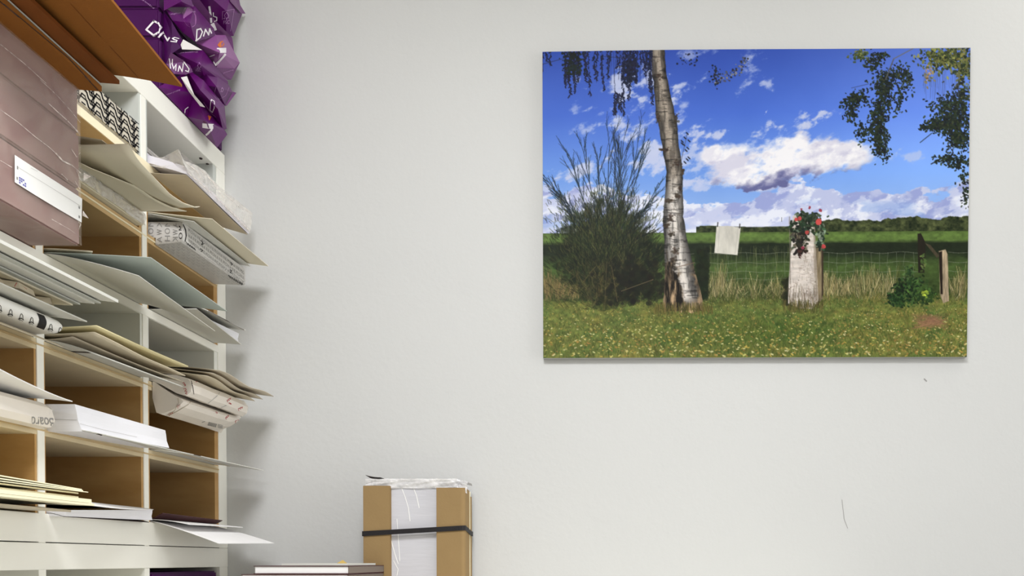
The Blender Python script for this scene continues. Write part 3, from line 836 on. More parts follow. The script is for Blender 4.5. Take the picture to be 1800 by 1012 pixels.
def wrapper(name, prof, ys, lab, tip):
    rings = []
    for (y, kx, kz) in ys:
        rings.append([Vector((X0 + .0008 + (x - X0) * kx if x > X0 else x, y + 0.0005 * rng.random(), z + kz * (1 if x > X0 + .01 else 0))) for (x, z) in prof])
    o = link(name, loft(rings), M['wrapwhite'], None)
    return thing('x', o, lab, 'pack', 'white packs with red print')
w1 = wrapper('red_printed_pack', [(-1.0, 1.6480), (X0, 1.6480), (-.772, 1.6420), (-.745, 1.6275), (-.729, 1.6240), (-.7205, 1.6300), (-.7180, 1.6420), (-.7260, 1.6525), (-.745, 1.6580), (X0, 1.6600), (-1.0, 1.6600)],
             [(1.3740, .96, 0), (1.400, 1.0, 0), (1.45, 1.0, -.0008), (1.50, .99, .0005), (1.55, .98, 0), (1.575, .96, 0), (1.5815, .93, .002)],
             'white pack with red print and folded end, upper of the two red-printed packs', 0)
w2 = wrapper('red_printed_pack', [(X0, 1.6470), (X0, 1.6200), (-.781, 1.5960), (-.774, 1.5930), (-.757, 1.5990), (-.742, 1.6070), (-.7355, 1.6140), (-.741, 1.6195), (-.753, 1.6255), (-.772, 1.6380), (-.783, 1.6465)],
             [(1.3740, 1, 0), (1.40, 1, 0), (1.45, 1.0, .001), (1.50, 1, .0012), (1.55, .98, .003), (1.5825, .92, .007), (1.595, .85, .012)],
             'white pack with barcode and red print hanging lower, under the other red-printed pack', 0)
bw1, bw2 = bvh_of(w1), bvh_of(w2)
# folded ends
def fold(target, pts, mt, par, off=.0012, nm='end_fold'):
    return decal(nm, target, pts, mt, par, off)
fold(bw1, [[(331, 659), (337, 676), (341, 692), (352, 685), (353, 673), (345, 665)]], M['wrapwhite'], w1)
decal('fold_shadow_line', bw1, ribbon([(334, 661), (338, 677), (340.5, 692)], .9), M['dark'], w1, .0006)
def squig(cx, cy, s_, a):
    c_, d_ = math.cos(a), math.sin(a)
    base = [(-4, 1), (-3, -2), (-1, -2), (0, 1), (1.5, -1.5), (3, -1), (3, 1.5), (5, 0)]
    return ribbon([(cx + s_ * (x * c_ - y * d_), cy + s_ * (x * d_ + y * c_)) for x, y in base], 0.9)
decal('red_print', bw1, squig(402, 703, .9, -.9) + squig(404, 709, .5, .3) + squig(422, 718, 1.0, -.7) + squig(434, 731, 1.0, -.5) + squig(343, 669, .7, .6) + squig(326, 687, 1.2, 1.1) + squig(324, 675, .8, .8), M['ink_red'], w1)
decal('faint_print', bw1, ribbon([(366, 708), (380, 697), (386, 690)], .8) + ribbon([(386, 717), (398, 712)], .7), M['ink_light'], w1)
decal('red_print', bw2, squig(417, 740, 1.0, -.5) + squig(399, 733, .8, -.9) + squig(300, 727, .9, -.6) + squig(314, 714, .7, -.9) + squig(380, 725, .4, .3), M['ink_red'], w2)
bc = []
for k in range(7):
    bc.append([(367 + 2.1 * k, 741 + .5 * k), (368.4 + 2.1 * k, 741.3 + .5 * k), (366.4 + 2.1 * k, 747.5 + .5 * k), (365 + 2.1 * k, 747 + .5 * k)])
for k in range(4): bc += ribbon([(383, 745 + 1.8 * k), (391, 747 + 1.8 * k)], .7)
bc += ribbon([(355, 742), (360, 740)], .8) + ribbon([(398, 750), (396, 755)], 1.1) + ribbon([(403, 751), (408, 751), (405, 756)], 1.2)
decal('barcode', bw2, bc, M['ink'], w2)
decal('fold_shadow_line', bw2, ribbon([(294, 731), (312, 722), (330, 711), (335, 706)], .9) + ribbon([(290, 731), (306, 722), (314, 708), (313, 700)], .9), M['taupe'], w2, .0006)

# --- row 5, far compartment: cardboard sheets
o = slab_corners('corrugated_sheet', [(340, 799, 1.3700), (464, 827, 1.5815)], 1.5330, 0.0010, M['lgrey_paper'], pw=1.2)
thing('x', o, 'thin white cardboard sheet whose tip points toward the wall, row five', 'sheet', 'cardboard sheets in the fifth row')
decal('dark_edge', o, ribbon([(341, 798.7), (400, 812), (440, 821), (463, 826)], 1.0), M['dark'], o)
o = slab_corners('corrugated_sheet', [(322, 797, 1.3705), (404, 820, 1.5810)], 1.5350, 0.0010, M['beige'], pw=1.0)
thing('x', o, 'shorter beige cardboard sheet on top of the pointed white one, row five', 'sheet', 'cardboard sheets in the fifth row')

# --- row 6, far compartment: sheets hanging out
o = slab_corners('dark_card', [(286, 902, 1.3705), (391, 915, 1.5815)], 1.4200, 0.0010, M['maroon'], pw=1)
thing('x', o, 'dark thin card on the bottom shelf next to the wall', 'card')
o = slab_corners('white_sheet', [(333, 922, 1.3702), (427, 927, 1.5815)], 1.4175, 0.0010, M['paper'], pw=1.6)
thing('x', o, 'white sheet lying above the folded hanging sheet at the bottom right of the rack', 'sheet', 'white sheets hanging from the bottom row')
o = slab_corners('white_sheet', [(385, 955.5, 1.3700), (482, 955, 1.5820)], 1.4140, 0.0010, M['paper'], pw=1.15)
thing('x', o, 'white sheet bent down, reaching lowest from the bottom row toward the wall', 'sheet', 'white sheets hanging from the bottom row')

# purple pack in the lower rack
o = bx('purple_pack', (-1.05, X0 - 0.004, 1.3720, 1.5930, 1.2145, 1.3300), M['purple_d'], None, bevel=0.003)
thing('x', o, 'purple paper pack lying in the lower rack at the bottom of the photo', 'pack')

# ------------------------------------------------------------------ purple paper packs on top of the rack
TZ = 2.1445
def pp(u, v, x):
    p = PX(u, v, x)
    if p.y > 1.624:
        p = P(u, v, 1.624)
    return p
packs = []
labs = ['purple wrapped paper pack at the bottom of the crumpled pile, resting on the rack top',
        'purple wrapped paper pack second from the bottom of the pile, with a light purple end',
        'purple wrapped paper pack third from the bottom, white lettering turning its corner',
        'purple wrapped paper pack topmost of the pile, cut by the top edge of the photo']
SEAM = [TZ, 0, P(288, 66, 1.404).z, P(288, 14, 1.404).z, P(288, -38, 1.404).z]
SEAM[1] = (SEAM[0] + SEAM[2]) / 2
for k in range(4):
    z0 = SEAM[k]
    dx = (0, .001, 0, -.002)[k]
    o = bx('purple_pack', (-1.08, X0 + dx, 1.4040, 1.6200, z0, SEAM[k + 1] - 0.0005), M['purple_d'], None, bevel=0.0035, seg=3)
    thing('x', o, labs[k], 'pack', 'purple paper packs on the rack')
    packs.append(o)

def flap(k, pts, faces, mt, nm='wrapper_flap', thick=0.0006):
    v_ = [pp(*p) for p in pts]
    me = bpy.data.meshes.new(nm); me.from_pydata([tuple(p) for p in v_], [], faces)
    bm = bmesh.new(); bm.from_mesh(me)
    bmesh.ops.triangulate(bm, faces=bm.faces)
    bmesh.ops.recalc_face_normals(bm, faces=bm.faces)
    r = bmesh.ops.solidify(bm, geom=bm.faces[:], thickness=thick)
    bm.to_mesh(me); bm.free()
    return link(nm, me, mt, packs[k])
# topmost pack: end flaps
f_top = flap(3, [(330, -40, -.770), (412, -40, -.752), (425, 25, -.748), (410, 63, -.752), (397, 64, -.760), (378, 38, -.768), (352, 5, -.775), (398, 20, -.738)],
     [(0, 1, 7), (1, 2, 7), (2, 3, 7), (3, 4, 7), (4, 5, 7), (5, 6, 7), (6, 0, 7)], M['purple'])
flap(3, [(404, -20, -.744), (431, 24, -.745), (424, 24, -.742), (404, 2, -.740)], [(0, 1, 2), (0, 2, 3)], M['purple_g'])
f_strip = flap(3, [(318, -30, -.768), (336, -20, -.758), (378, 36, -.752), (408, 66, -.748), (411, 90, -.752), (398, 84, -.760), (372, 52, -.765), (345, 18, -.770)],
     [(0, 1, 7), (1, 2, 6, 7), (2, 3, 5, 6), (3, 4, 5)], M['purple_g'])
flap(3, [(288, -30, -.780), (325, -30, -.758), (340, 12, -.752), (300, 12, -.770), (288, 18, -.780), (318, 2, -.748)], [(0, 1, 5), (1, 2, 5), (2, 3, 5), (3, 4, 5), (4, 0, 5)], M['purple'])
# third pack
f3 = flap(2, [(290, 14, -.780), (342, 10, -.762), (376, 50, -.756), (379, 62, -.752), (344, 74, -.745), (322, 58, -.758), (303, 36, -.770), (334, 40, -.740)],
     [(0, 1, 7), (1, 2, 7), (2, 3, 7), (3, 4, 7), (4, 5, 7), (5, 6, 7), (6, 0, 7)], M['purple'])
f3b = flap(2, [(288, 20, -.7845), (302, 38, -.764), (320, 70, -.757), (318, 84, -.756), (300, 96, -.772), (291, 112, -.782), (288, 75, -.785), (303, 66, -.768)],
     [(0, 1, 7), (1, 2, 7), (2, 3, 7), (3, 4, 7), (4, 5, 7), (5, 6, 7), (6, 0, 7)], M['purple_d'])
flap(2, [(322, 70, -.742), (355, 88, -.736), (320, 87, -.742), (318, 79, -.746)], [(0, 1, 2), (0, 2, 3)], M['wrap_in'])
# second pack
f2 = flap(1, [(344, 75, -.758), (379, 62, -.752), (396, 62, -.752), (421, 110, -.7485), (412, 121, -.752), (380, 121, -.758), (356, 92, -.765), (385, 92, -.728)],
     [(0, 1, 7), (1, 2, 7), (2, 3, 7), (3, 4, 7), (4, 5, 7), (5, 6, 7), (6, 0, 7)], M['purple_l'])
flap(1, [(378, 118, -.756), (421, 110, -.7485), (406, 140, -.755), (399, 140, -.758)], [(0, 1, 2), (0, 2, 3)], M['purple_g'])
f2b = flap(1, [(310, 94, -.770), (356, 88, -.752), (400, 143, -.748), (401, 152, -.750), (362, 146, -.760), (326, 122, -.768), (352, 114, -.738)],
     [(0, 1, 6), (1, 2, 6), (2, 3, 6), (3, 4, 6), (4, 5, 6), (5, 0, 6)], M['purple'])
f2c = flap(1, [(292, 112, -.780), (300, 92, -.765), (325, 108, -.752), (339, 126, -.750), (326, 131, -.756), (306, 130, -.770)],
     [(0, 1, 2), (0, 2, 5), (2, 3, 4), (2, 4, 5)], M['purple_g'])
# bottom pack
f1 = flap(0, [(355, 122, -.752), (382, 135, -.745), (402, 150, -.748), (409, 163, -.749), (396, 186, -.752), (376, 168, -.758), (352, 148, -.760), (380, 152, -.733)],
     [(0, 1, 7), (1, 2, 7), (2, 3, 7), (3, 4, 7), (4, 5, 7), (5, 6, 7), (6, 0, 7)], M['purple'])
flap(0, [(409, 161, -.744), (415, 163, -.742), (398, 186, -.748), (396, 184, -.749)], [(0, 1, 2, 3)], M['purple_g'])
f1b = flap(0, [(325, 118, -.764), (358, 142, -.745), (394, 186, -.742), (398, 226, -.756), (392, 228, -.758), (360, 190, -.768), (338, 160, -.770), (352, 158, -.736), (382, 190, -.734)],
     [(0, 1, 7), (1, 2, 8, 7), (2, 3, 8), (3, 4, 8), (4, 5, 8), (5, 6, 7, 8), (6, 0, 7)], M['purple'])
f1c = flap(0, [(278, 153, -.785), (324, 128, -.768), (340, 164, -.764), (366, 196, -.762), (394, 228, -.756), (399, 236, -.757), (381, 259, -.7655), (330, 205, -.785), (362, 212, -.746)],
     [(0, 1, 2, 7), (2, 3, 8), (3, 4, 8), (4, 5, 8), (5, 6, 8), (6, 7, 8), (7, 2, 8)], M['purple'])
flap(0, [(318, 136, -.748), (328, 134, -.746), (341, 166, -.744), (360, 188, -.744), (352, 186, -.750), (332, 160, -.752)], [(0, 1, 2, 5), (2, 3, 4, 5)], M['wrap_in'])

def multi_bvh(objs):
    vs_, fs = [], []
    for o in objs:
        off = parent_origin(o); b = len(vs_)
        vs_ += [v.co + off for v in o.data.vertices]
        fs += [tuple(b + i for i in p.vertices) for p in o.data.polygons]
    return BVHTree.FromPolygons(vs_, fs)
def every(o): return [o] + [c for c in o.children]
ALL = multi_bvh([q for p_ in packs for q in every(p_)])
def ink(k, nm, polys, mt, off=.0007): return decal(nm, ALL, polys, mt, packs[k], off)
# letters (the wrapper's name, broken by its folds)
def rb(k, pts, wd=2.2, closed=False): ink(k, 'letter', ribbon(pts, wd, closed), M['white_ink'])
rb(2, [(271, 37.5), (278, 41), (282.5, 48), (279, 57), (270.5, 62.5), (257.5, 52.5)], 3.2, True)
rb(2, [(279, 65), (286.5, 56.5), (289, 61.5), (295, 71.5), (298, 67)], 2.6)
rb(2, [(314, 68), (307, 66), (303.5, 68), (306, 70), (311, 71.5), (310, 74), (301, 73)], 1.7)
rb(2, [(345.5, 52), (352, 50.5), (355, 56), (351, 66), (344.5, 71)], 2.4, True)
rb(2, [(357, 63), (360.5, 52), (366, 61), (368, 51), (371, 58)], 2.4)
ink(2, 'round_print', [[(333 + 12 * math.cos(a), 30 + 17 * math.sin(a) + 5 * math.cos(a)) for a in [i * math.pi / 8 for i in range(16)]]], M['purple_l'])
ink(3, 'lettering', ribbon([(368, 12), (370, 24), (371, 38)], 3.6) + ribbon([(375, 22), (375, 28), (381, 30), (381, 36), (377, 37)], 1.8) + [[(370, 42), (376, 39), (381, 52), (373, 55)]], M['white_ink'])
def emblem(cx, cy, s_):
    q = ribbon([(cx - 5 * s_, cy + 4 * s_), (cx - 3 * s_, cy + 5 * s_), (cx - 2 * s_, cy + 1 * s_), (cx - 3.4 * s_, cy - 1 * s_), (cx, cy - 7 * s_), (cx + 3.4 * s_, cy - 1 * s_), (cx + 2.4 * s_, cy + 3 * s_), (cx, cy + 3 * s_), (cx, cy + 6 * s_)], .8)
    return q
ink(3, 'emblem', emblem(398, 28, 1) + ribbon([(391, 20), (411, 16)], .6) + ribbon([(411, 16), (405, 54)], .6) + ribbon([(391, 20), (391, 34)], .6), M['lilac'])
ink(3, 'emblem', text_quad('FSC', (393, 36), (403, 35), (403, 41), (393, 42)), M['lilac'])
ink(1, 'emblem', emblem(350, 116, .8) + text_quad('FSC', (344, 121), (353, 121), (353, 125), (344, 125)), M['lilac'])
ink(0, 'emblem', emblem(390, 158, .6) + ribbon([(380, 152), (377, 162), (384, 175), (396, 168), (402, 154)], .5), M['lilac'])
ink(1, 'orange_dot', [[(382, 80), (386, 74), (391, 72), (394, 78), (391, 82), (386, 84)]], M['orange'])
ink(1, 'lettering', [[(381, 85), (397, 84), (397, 93), (381, 93)]] + ribbon([(395, 96), (386, 106), (379, 114), (375, 108)], 3.4) + ribbon([(369, 99), (377, 96)], 1.6), M['white_ink'])
rb(1, [(297.5, 103), (299, 112), (300, 120)], 1.8); rb(1, [(303, 104), (302.5, 112), (305.5, 121)], 1.8)
rb(1, [(305, 121), (310, 113), (309, 124)], 1.5); rb(1, [(313, 125), (315.5, 116), (320, 126), (322, 112)], 1.7); rb(1, [(321.5, 106), (326, 113), (331.5, 121), (330.5, 126), (326, 124)], 1.8)
ink(1, 'round_print', [[(326, 110), (334, 114), (338, 122), (332, 129), (324, 129)]], M['purple_l'], .0005)
ink(0, 'orange_dot', [[(357, 213), (360, 207), (366, 203), (371, 205), (368, 211), (362, 216)]], M['orange'])
ink(0, 'lettering', [[(356, 216), (375, 218), (374, 227), (356, 224)]] + ribbon([(371, 228), (366, 234), (361, 238)], 3.4) + ribbon([(324, 200), (325, 192), (330, 188)], 1.4), M['white_ink'])
ink(0, 'round_print', [[(358, 152), (382, 178), (380, 206), (372, 200), (358, 180)]], M['purple_l'])
rb(0, [(371, 175), (376, 178), (377, 189), (373.5, 197), (369.5, 193)], 1.5, True)
ink(3, 'small_lettering', text_quad('printing', (249, -3), (273, 14), (271, 16.5), (247, 0)), M['lilac'])
ink(2, 'small_lettering', text_quad('digital printing', (300, 24), (343, 19), (343, 22), (300, 27)), M['lilac'])
ink(1, 'small_lettering', text_quad('printing', (316, 92), (348, 90), (348, 93), (316, 95)), M['lilac'])
ink(0, 'small_lettering', text_quad('colour printing', (291, 165), (316, 156), (316, 159), (291, 168)), M['lilac'])
ink(1, 'small_lettering', text_quad('printing', (392, 127), (410, 121), (410, 124), (392, 130)), M['lilac'])

# ------------------------------------------------------------------ wrapped block with kraft corners
BYN, BYF = 1.565, 1.612
CT = 1.21
cab = empty('low_cabinet', (-.25, 1.40, 0))
tag(cab, 'plain white low cabinet below the picture frame, carrying the magazines and the strapped pack', 'cabinet')
bx('body', (-.74, .45, 1.20, 1.625, .06, CT - .021), M['white'], cab)
bx('top', (-.745, .455, 1.19, 1.627, CT - .020, CT - .0005), M['white'], cab, bevel=.001, seg=1)
bx('door', (-.735, -.147, 1.181, 1.199, .07, CT - .03), M['white'], cab)
bx('door', (-.143, .445, 1.181, 1.199, .07, CT - .03), M['white'], cab)
bx('plinth', (-.72, .43, 1.23, 1.62, 0, .0595), M['white'], cab)

sp = empty('strapped_pack', (-.39, 1.59, CT))
tag(sp, 'white wrapped paper pack with two brown cardboard guards and a black strap, against the wall', 'pack')
def wx(u, Y): return P(u, 990, Y).x
xl, xr = wx(645, BYN), wx(818, BYN)
ztop = P(700, 848, BYN).z
bw = bx('paper_body', (xl, xr, BYN, BYF, CT, ztop), M['grey_white'], sp, bevel=.006, seg=3)
# crumpled film cap on top
rows = []
rr = random.Random(4)
for i in range(9):
    row = []
    for j in range(22):
        s_ = j / 21; x = xl - .001 + s_ * (xr - xl + .006)
        y = BYN - .003 + i / 8 * (BYF - BYN + .002)
        edge = min(s_, 1 - s_)
        z = ztop + .0015 + .006 * min(1, edge * 9) + .0006 * (rr.random() - .5) - (0.004 if i in (0, 8) else 0)
        if i == 0 and j in (0, 1, 2): z += .001
        row.append(Vector((x, y, z)))
    rows.append(row)
link('film_cap', grid_solid(rows, 0.0003), M['film_w'], sp)
rows = []
for i in range(10):
    t = i / 9
    rows.append([Vector((xl - .001 + j / 20 * (xr - xl + .005), BYN - .0025 - .001 * math.sin(i * 1.1 + j), ztop + .007 - t * .018 - (0.010 * (max(0, j - 18) / 2) if j > 18 else 0) + .001 * math.sin(j * 1.9) * (1 - t))) for j in range(21)])
link('film_front', grid_solid(rows, lambda i, j: Vector((0, .0002, 0))), M['film_w'], sp)
rows = []
for i in range(7):
    rows.append([Vector((xl - .0015 + .028 * j / 6 + .001 * i / 6, BYN - .002 + i / 6 * .03, ztop + .0095 + .0045 * (1 - j / 6) ** 2 * (1 - i / 8))) for j in range(7)])
link('dark_flap', grid_solid(rows, 0.0004), M['dark'], sp)
fr = [c for c in sp.children if c.name.startswith('paper_body')][0]
for pts_, wd_ in (([(706, 857), (712, 872), (718, 892), (721, 915)], 1.2), ([(725, 852), (732, 870), (737, 892)], 1.2), ([(698, 912), (700, 940), (703, 985)], 1.0),
                  ([(688, 950), (694, 972), (700, 990)], 1.2), ([(692, 985), (700, 1000), (698, 1011)], 1.0)):
    decal('film_crease', fr, ribbon(pts_, wd_), M['label'], sp, off=.0006)
bx('left_guard', (wx(640, BYN - .004), wx(687, BYN - .004), BYN - .0085, BYN - .0048, CT, P(660, 853.5, BYN - .006).z), M['kraft'], sp, bevel=.0006)
bx('guard_edge', (wx(684.5, BYN - .004), wx(687.5, BYN - .004), BYN - .0047, BYN - .0008, CT, P(660, 854, BYN - .006).z), M['kraft'], sp)
# right guard wraps the corner
xa, xb_ = wx(768, BYN - .006), wx(818, BYN - .006)
zt = P(780, 857, BYN - .006).z
rad = .008; outer = [(xa, BYN - .0085)]
for a in range(0, 91, 15):
    outer.append((xb_ - rad + rad * math.sin(math.radians(a)) + .0, BYN - .0085 + rad - rad * math.cos(math.radians(a))))
outer.append((xb_, BYF - .012))
inner = [(xa, BYN - .0050)]
for a in range(0, 91, 15):
    r2 = rad - .0035
    inner.append((xb_ - rad + r2 * math.sin(math.radians(a)), BYN - .0085 + rad - r2 * math.cos(math.radians(a))))
inner.append((xb_ - .0035, BYF - .012))
ringp = outer + inner[::-1]
n_ = len(ringp)
v_ = [Vector((x, y, CT)) for x, y in ringp] + [Vector((x, y, zt - max(0, (y - BYN)) * .06)) for x, y in ringp]
h_ = len(outer)
fs = []
for i in range(n_): fs.append((i, (i + 1) % n_, n_ + (i + 1) % n_, n_ + i))
for i in range(h_ - 1):
    a, b, c, d = i, i + 1, n_ - 2 - i, n_ - 1 - i
    fs.append((a, b, c, d)); fs.append((n_ + a, n_ + b, n_ + c, n_ + d))
link('right_guard', mesh(v_, fs), M['kraft'], sp)
xg = wx(822, BYF - .006)
bx('rear_guard', (xg + .0005, wx(827.5, BYF - .006) + .0005, BYF - .010, BYF + .004, CT, P(825, 873, BYF).z), M['kraft'], sp, bevel=.0005, seg=1)
bx('inner_liner', (xb_ + .0001, xb_ + .0014, BYF - .0115, BYF - .0105 + .004, CT, zt - .004), M['ivory'], sp)
# strap: loop around the pack
XL, XR = wx(640, BYN - .006) - .0012, wx(827.5, BYF - .006) + .0014
loop = [(XL, BYN - .0100)]
loop += [(xb_ - .010, BYN - .0100)] + [(xb_ - .009 + .0095 * math.sin(math.radians(a)), BYN - .0005 - .0095 * math.cos(math.radians(a))) for a in (20, 45, 70)]
loop += [(XR, BYF - .006), (XR, BYF + .006), (XL, BYF + .006)]
def zs(x, y):
    f = (x - XL) / (XR - XL)
    z_f = P(640, 938, BYN).z * (1 - f) + P(817, 927.5, BYN).z * f
    if y > BYN + .005: z_f = P(828, 938, BYF).z if x > 0 * XL + (XL + XR) / 2 else P(640, 938, BYN).z
    return z_f
ci = []
for k, (x, y) in enumerate(loop):
    ci.append((x, y, zs(x, y)))
v_, fs = [], []
cx_, cy_ = (XL + XR) / 2, (BYN + BYF) / 2
for (x, y, z) in ci:
    ox = .0009 if x > cx_ else -.0009; oy = .0009 if y > cy_ else -.0009
    for (k1, k2) in ((0, -.0046), (1, -.0046), (1, .0046), (0, .0046)):
        v_.append(Vector((x + ox * k1, y + oy * k1, z + k2)))
for i in range(len(ci)):
    j = (i + 1) % len(ci)
    for q in range(4):
        r_ = (q + 1) % 4
        fs.append((i * 4 + q, i * 4 + r_, j * 4 + r_, j * 4 + q))
link('black_strap', mesh(v_, fs), M['band'], sp)

# ------------------------------------------------------------------ magazines on the cabinet
def mag(name, u0, u1, v_top, v_bot, yn, yf, mt, lab, cat='book', cover=None, page=None):
    a = P(u0, v_top, yn); b = P(u1, v_bot, yn)
    e = empty(name, (a.x, yn, b.z)); tag(e, lab, cat, 'books and magazines by the rack')
    z0, z1 = b.z, a.z
    if cover is None:
        bx('pages', (a.x, b.x, yn, yf, z0, z1), M[mt], e)
    else:
        c = .0011
        bx('cover', (a.x - .001, b.x + .001, yn - .001, yf, z1 - c, z1), M[cover], e, bevel=.0003, seg=1)
        bx('cover', (a.x - .001, b.x + .001, yn - .001, yf, z0, z0 + c), M[cover], e, bevel=.0003, seg=1)
        bx('pages', (a.x + .001, b.x - .0012, yn + .001, yf - .002, z0 + c + .0001, z1 - c - .0001), M[mt], e)
        bx('spine', (b.x - .0010, b.x + .0008, yn, yf, z0 + c + .0001, z1 - c - .0001), M['taupe_d'], e)  # spine side, its dark taupe carries the shade there
    return z0
Yb = 1.36
mag('booklet', 495, 612, 990.0, 993.6, Yb + .01, 1.52, 'lgrey_paper', 'thin pale booklet topmost on the small pile of books', 'booklet')
zb1 = mag('hardback_book', 447, 613, 994.2, 1008.5, Yb, 1.555, 'paper', 'book with dark maroon cover and white pages beside the rack', cover='maroon')
zb2 = mag('hardback_book', 425, 640 - 28, 1009.0, 1026, Yb, 1.555, 'paper', 'dark maroon book lower in the pile, only its top edge showing', cover='maroon')
# the carton the books lie on
t = empty('storage_carton', (-.545, 1.46, CT)); tag(t, 'closed brown carton under the maroon books, just below the bottom edge of the photo', 'carton')
bx('body', (-.632, -.455, Yb - .004, 1.562, CT, zb2 - .012), M['kraft'], t, bevel=.001, seg=1)
bx('lid', (-.634, -.453, Yb - .006, 1.5635, zb2 - .0118, zb2 - .0002), M['kraft'], t, bevel=.001, seg=1)
bk = [o for o in COL.objects if o.name.startswith('booklet')][0]
tp = P(598, 990, 1.40)
link('ochre_corner', mesh([tp + Vector((-.006, 0, .0002)), tp + Vector((.012, 0, .0002)), tp + Vector((.003, .004, .006)), tp + Vector((.003, .012, .0002))], [(0, 1, 2), (1, 3, 2), (3, 0, 2), (0, 3, 1)]), M['ochre'], bk)
# ------------------------------------------------------------------ the landscape print
UL, VT, PW_, PH_ = 953, 86, 754, 545
S = 1.0
def paint():
    rg = np.random.default_rng(21)
    H, W = PH_, PW_
    vv, uu = np.mgrid[0:H, 0:W].astype(float)
    vv += VT; uu += UL
    def fbm(sx, sy, octv=5, seed=0, gain=.55, rot=0.0):
        r = np.random.default_rng(seed); out = np.zeros((H, W)); amp = 1; tot = 0
        cu, cv = (uu - UL) * math.cos(rot) + (vv - VT) * math.sin(rot), -(uu - UL) * math.sin(rot) + (vv - VT) * math.cos(rot)
        cu = cu - cu.min(); cv = cv - cv.min()
        for o in range(octv):
            fx, fy = cu / sx * 2 ** o, cv / sy * 2 ** o
            nx, ny = int(fx.max()) + 3, int(fy.max()) + 3
            g = r.random((ny, nx))
            ix, iy = fx.astype(int), fy.astype(int); tx, ty = fx - ix, fy - iy
            tx = tx * tx * (3 - 2 * tx); ty = ty * ty * (3 - 2 * ty)
            a = g[iy, ix] * (1 - tx) + g[iy, ix + 1] * tx
            b = g[iy + 1, ix] * (1 - tx) + g[iy + 1, ix + 1] * tx
            out += amp * (a * (1 - ty) + b * ty); tot += amp; amp *= gain
        return out / tot
    ss = lambda a, b, x: (lambda t: t * t * (3 - 2 * t))(np.clip((x - a) / (b - a), 0, 1))
    img = np.zeros((H, W, 3))
    def mixc(c, a):
        img[:] = img * (1 - a[..., None]) + np.array(c, float) * a[..., None]
    # sky
    t = (vv - 86) / 320
    for k, (c0, c1, c2, c3) in enumerate(zip((52, 80, 172), (72, 108, 204), (108, 150, 224), (158, 188, 230))):
        img[..., k] = np.interp(t, [0, .35, .68, 1.0], [c0, c1, c2, c3])
    right = ss(1250, 1700, uu) * (1 - ss(.5, 1, t))
    img += right[..., None] * np.array((34, 36, 34))
    img += (fbm(60, 60, 3, 3)[..., None] - .5) * 6
    # clouds
    n1 = fbm(46, 22, 6, 11, rot=-.22); n2 = fbm(22, 12, 5, 12, rot=-.35); n3 = fbm(60, 26, 6, 15, rot=-.1); n4 = fbm(30, 17, 6, 19, .6, rot=-.45)
    def blob(cu, cv, ru, rv, rot=0):
        du, dv = uu - cu, vv - cv
        a, b = du * math.cos(rot) + dv * math.sin(rot), -du * math.sin(rot) + dv * math.cos(rot)
        return np.clip(1 - (a / ru) ** 2 - (b / rv) ** 2, -2, 1)
    def cloud(m, n, thr, soft, c_hi, c_lo, shade, op=1.0, ms=1.0, ns=2.2):
        a = ss(thr, thr + soft, m * ms + (n - .5) * ns) * op
        col = np.array(c_hi, float) * (1 - shade[..., None]) + np.array(c_lo, float) * shade[..., None]
        img[:] = img * (1 - a[..., None]) + col * a[..., None]
    wh, gr = (216, 218, 232), (148, 152, 196)
    wisp = [(1110, 178, 66, 48, .5, .75), (1100, 150, 50, 20, .9, .6), (1212, 150, 42, 12, -.6, .8), (1190, 185, 20, 26, 0, .55), (1325, 115, 12, 36, .45, .6), (1232, 233, 34, 12, -.4, .8),
            (1256, 236, 15, 9, -.6, .8), (1398, 219, 50, 13, -.28, .9), (1440, 205, 16, 6, -.6, .7), (1355, 150, 12, 9, 0, .7), (1144, 272, 42, 26, -.2, .85), (1025, 290, 46, 20, -.3, .85),
            (1050, 222, 36, 12, -.1, .6), (1012, 182, 10, 12, 0, .5), (1100, 338, 50, 24, 0, .9), (1600, 275, 26, 10, 0, .55), (1130, 135, 20, 10, 0, .3), (1222, 285, 22, 40, .5, .7),
            (1000, 345, 50, 22, 0, .8), (1228, 95, 26, 14, 0, .5), (1310, 92, 20, 12, 0, .4), (1180, 250, 30, 12, -.5, .4), (1215, 325, 30, 14, 0, .7)]
    for (cu, cv, ru, rv, ro, op) in wisp:
        cloud(blob(cu, cv, ru * 1.25, rv * 1.25, ro), n4, .10, .95, (200, 206, 230), (176, 186, 220), np.zeros((H, W)) + .3, min(1, op * 1.1), .62, 4.2)
    # horizon band
    band = 1 - np.abs(vv - 372) / 44.0 + .22 * np.sin(uu / 37.0) + .14 * ss(1560, 1690, uu)
    topline = 338 + 10 * np.sin(uu / 60) - 16 * ss(1500, 1690, uu)
    a = ss(0, 16, vv - topline + (n3 - .5) * 90)
    sh = ss(.42, .60, n1) * .45 + ss(.46, .60, n4) * .55 - .02
    cloud(a * 2 - 1, n4, -.25, .9, (232, 232, 240), (150, 158, 206), np.clip(sh, 0, 1), .92)
    # blue gaps in the band
    g = ss(.60, .72, n3) * ss(345, 365, vv) * (1 - ss(395, 405, vv))
    mixc((128, 158, 216), g * .5)
    # big cloud, several lobes above a flat dark base
    m = np.maximum.reduce([blob(1300, 288, 66, 44, -.1), blob(1255, 272, 28, 22, 0), blob(1380, 278, 66, 44, -.25), blob(1440, 272, 60, 40, -.2), blob(1490, 274, 52, 30, -.05), blob(1330, 318, 62, 20, 0), blob(1410, 252, 28, 26, -.4)])
    base = ss(306, 334, vv - (uu - 1330) * -.16 + (n2 - .5) * 46) * (1 - ss(1400, 1480, uu) * .7)
    shc = np.clip(ss(.44, .66, n1) * .55 + ss(.5, .7, n4) * .3, 0, 1)
    cloud(m, n4 * .6 + n2 * .4, -.05, .75, (240, 238, 240), (184, 182, 208), shc, 1)
    ab = ss(.02, .4, m + (n2 - .5) * 2.2) * base
    mixc((92, 94, 142), ab * .95)
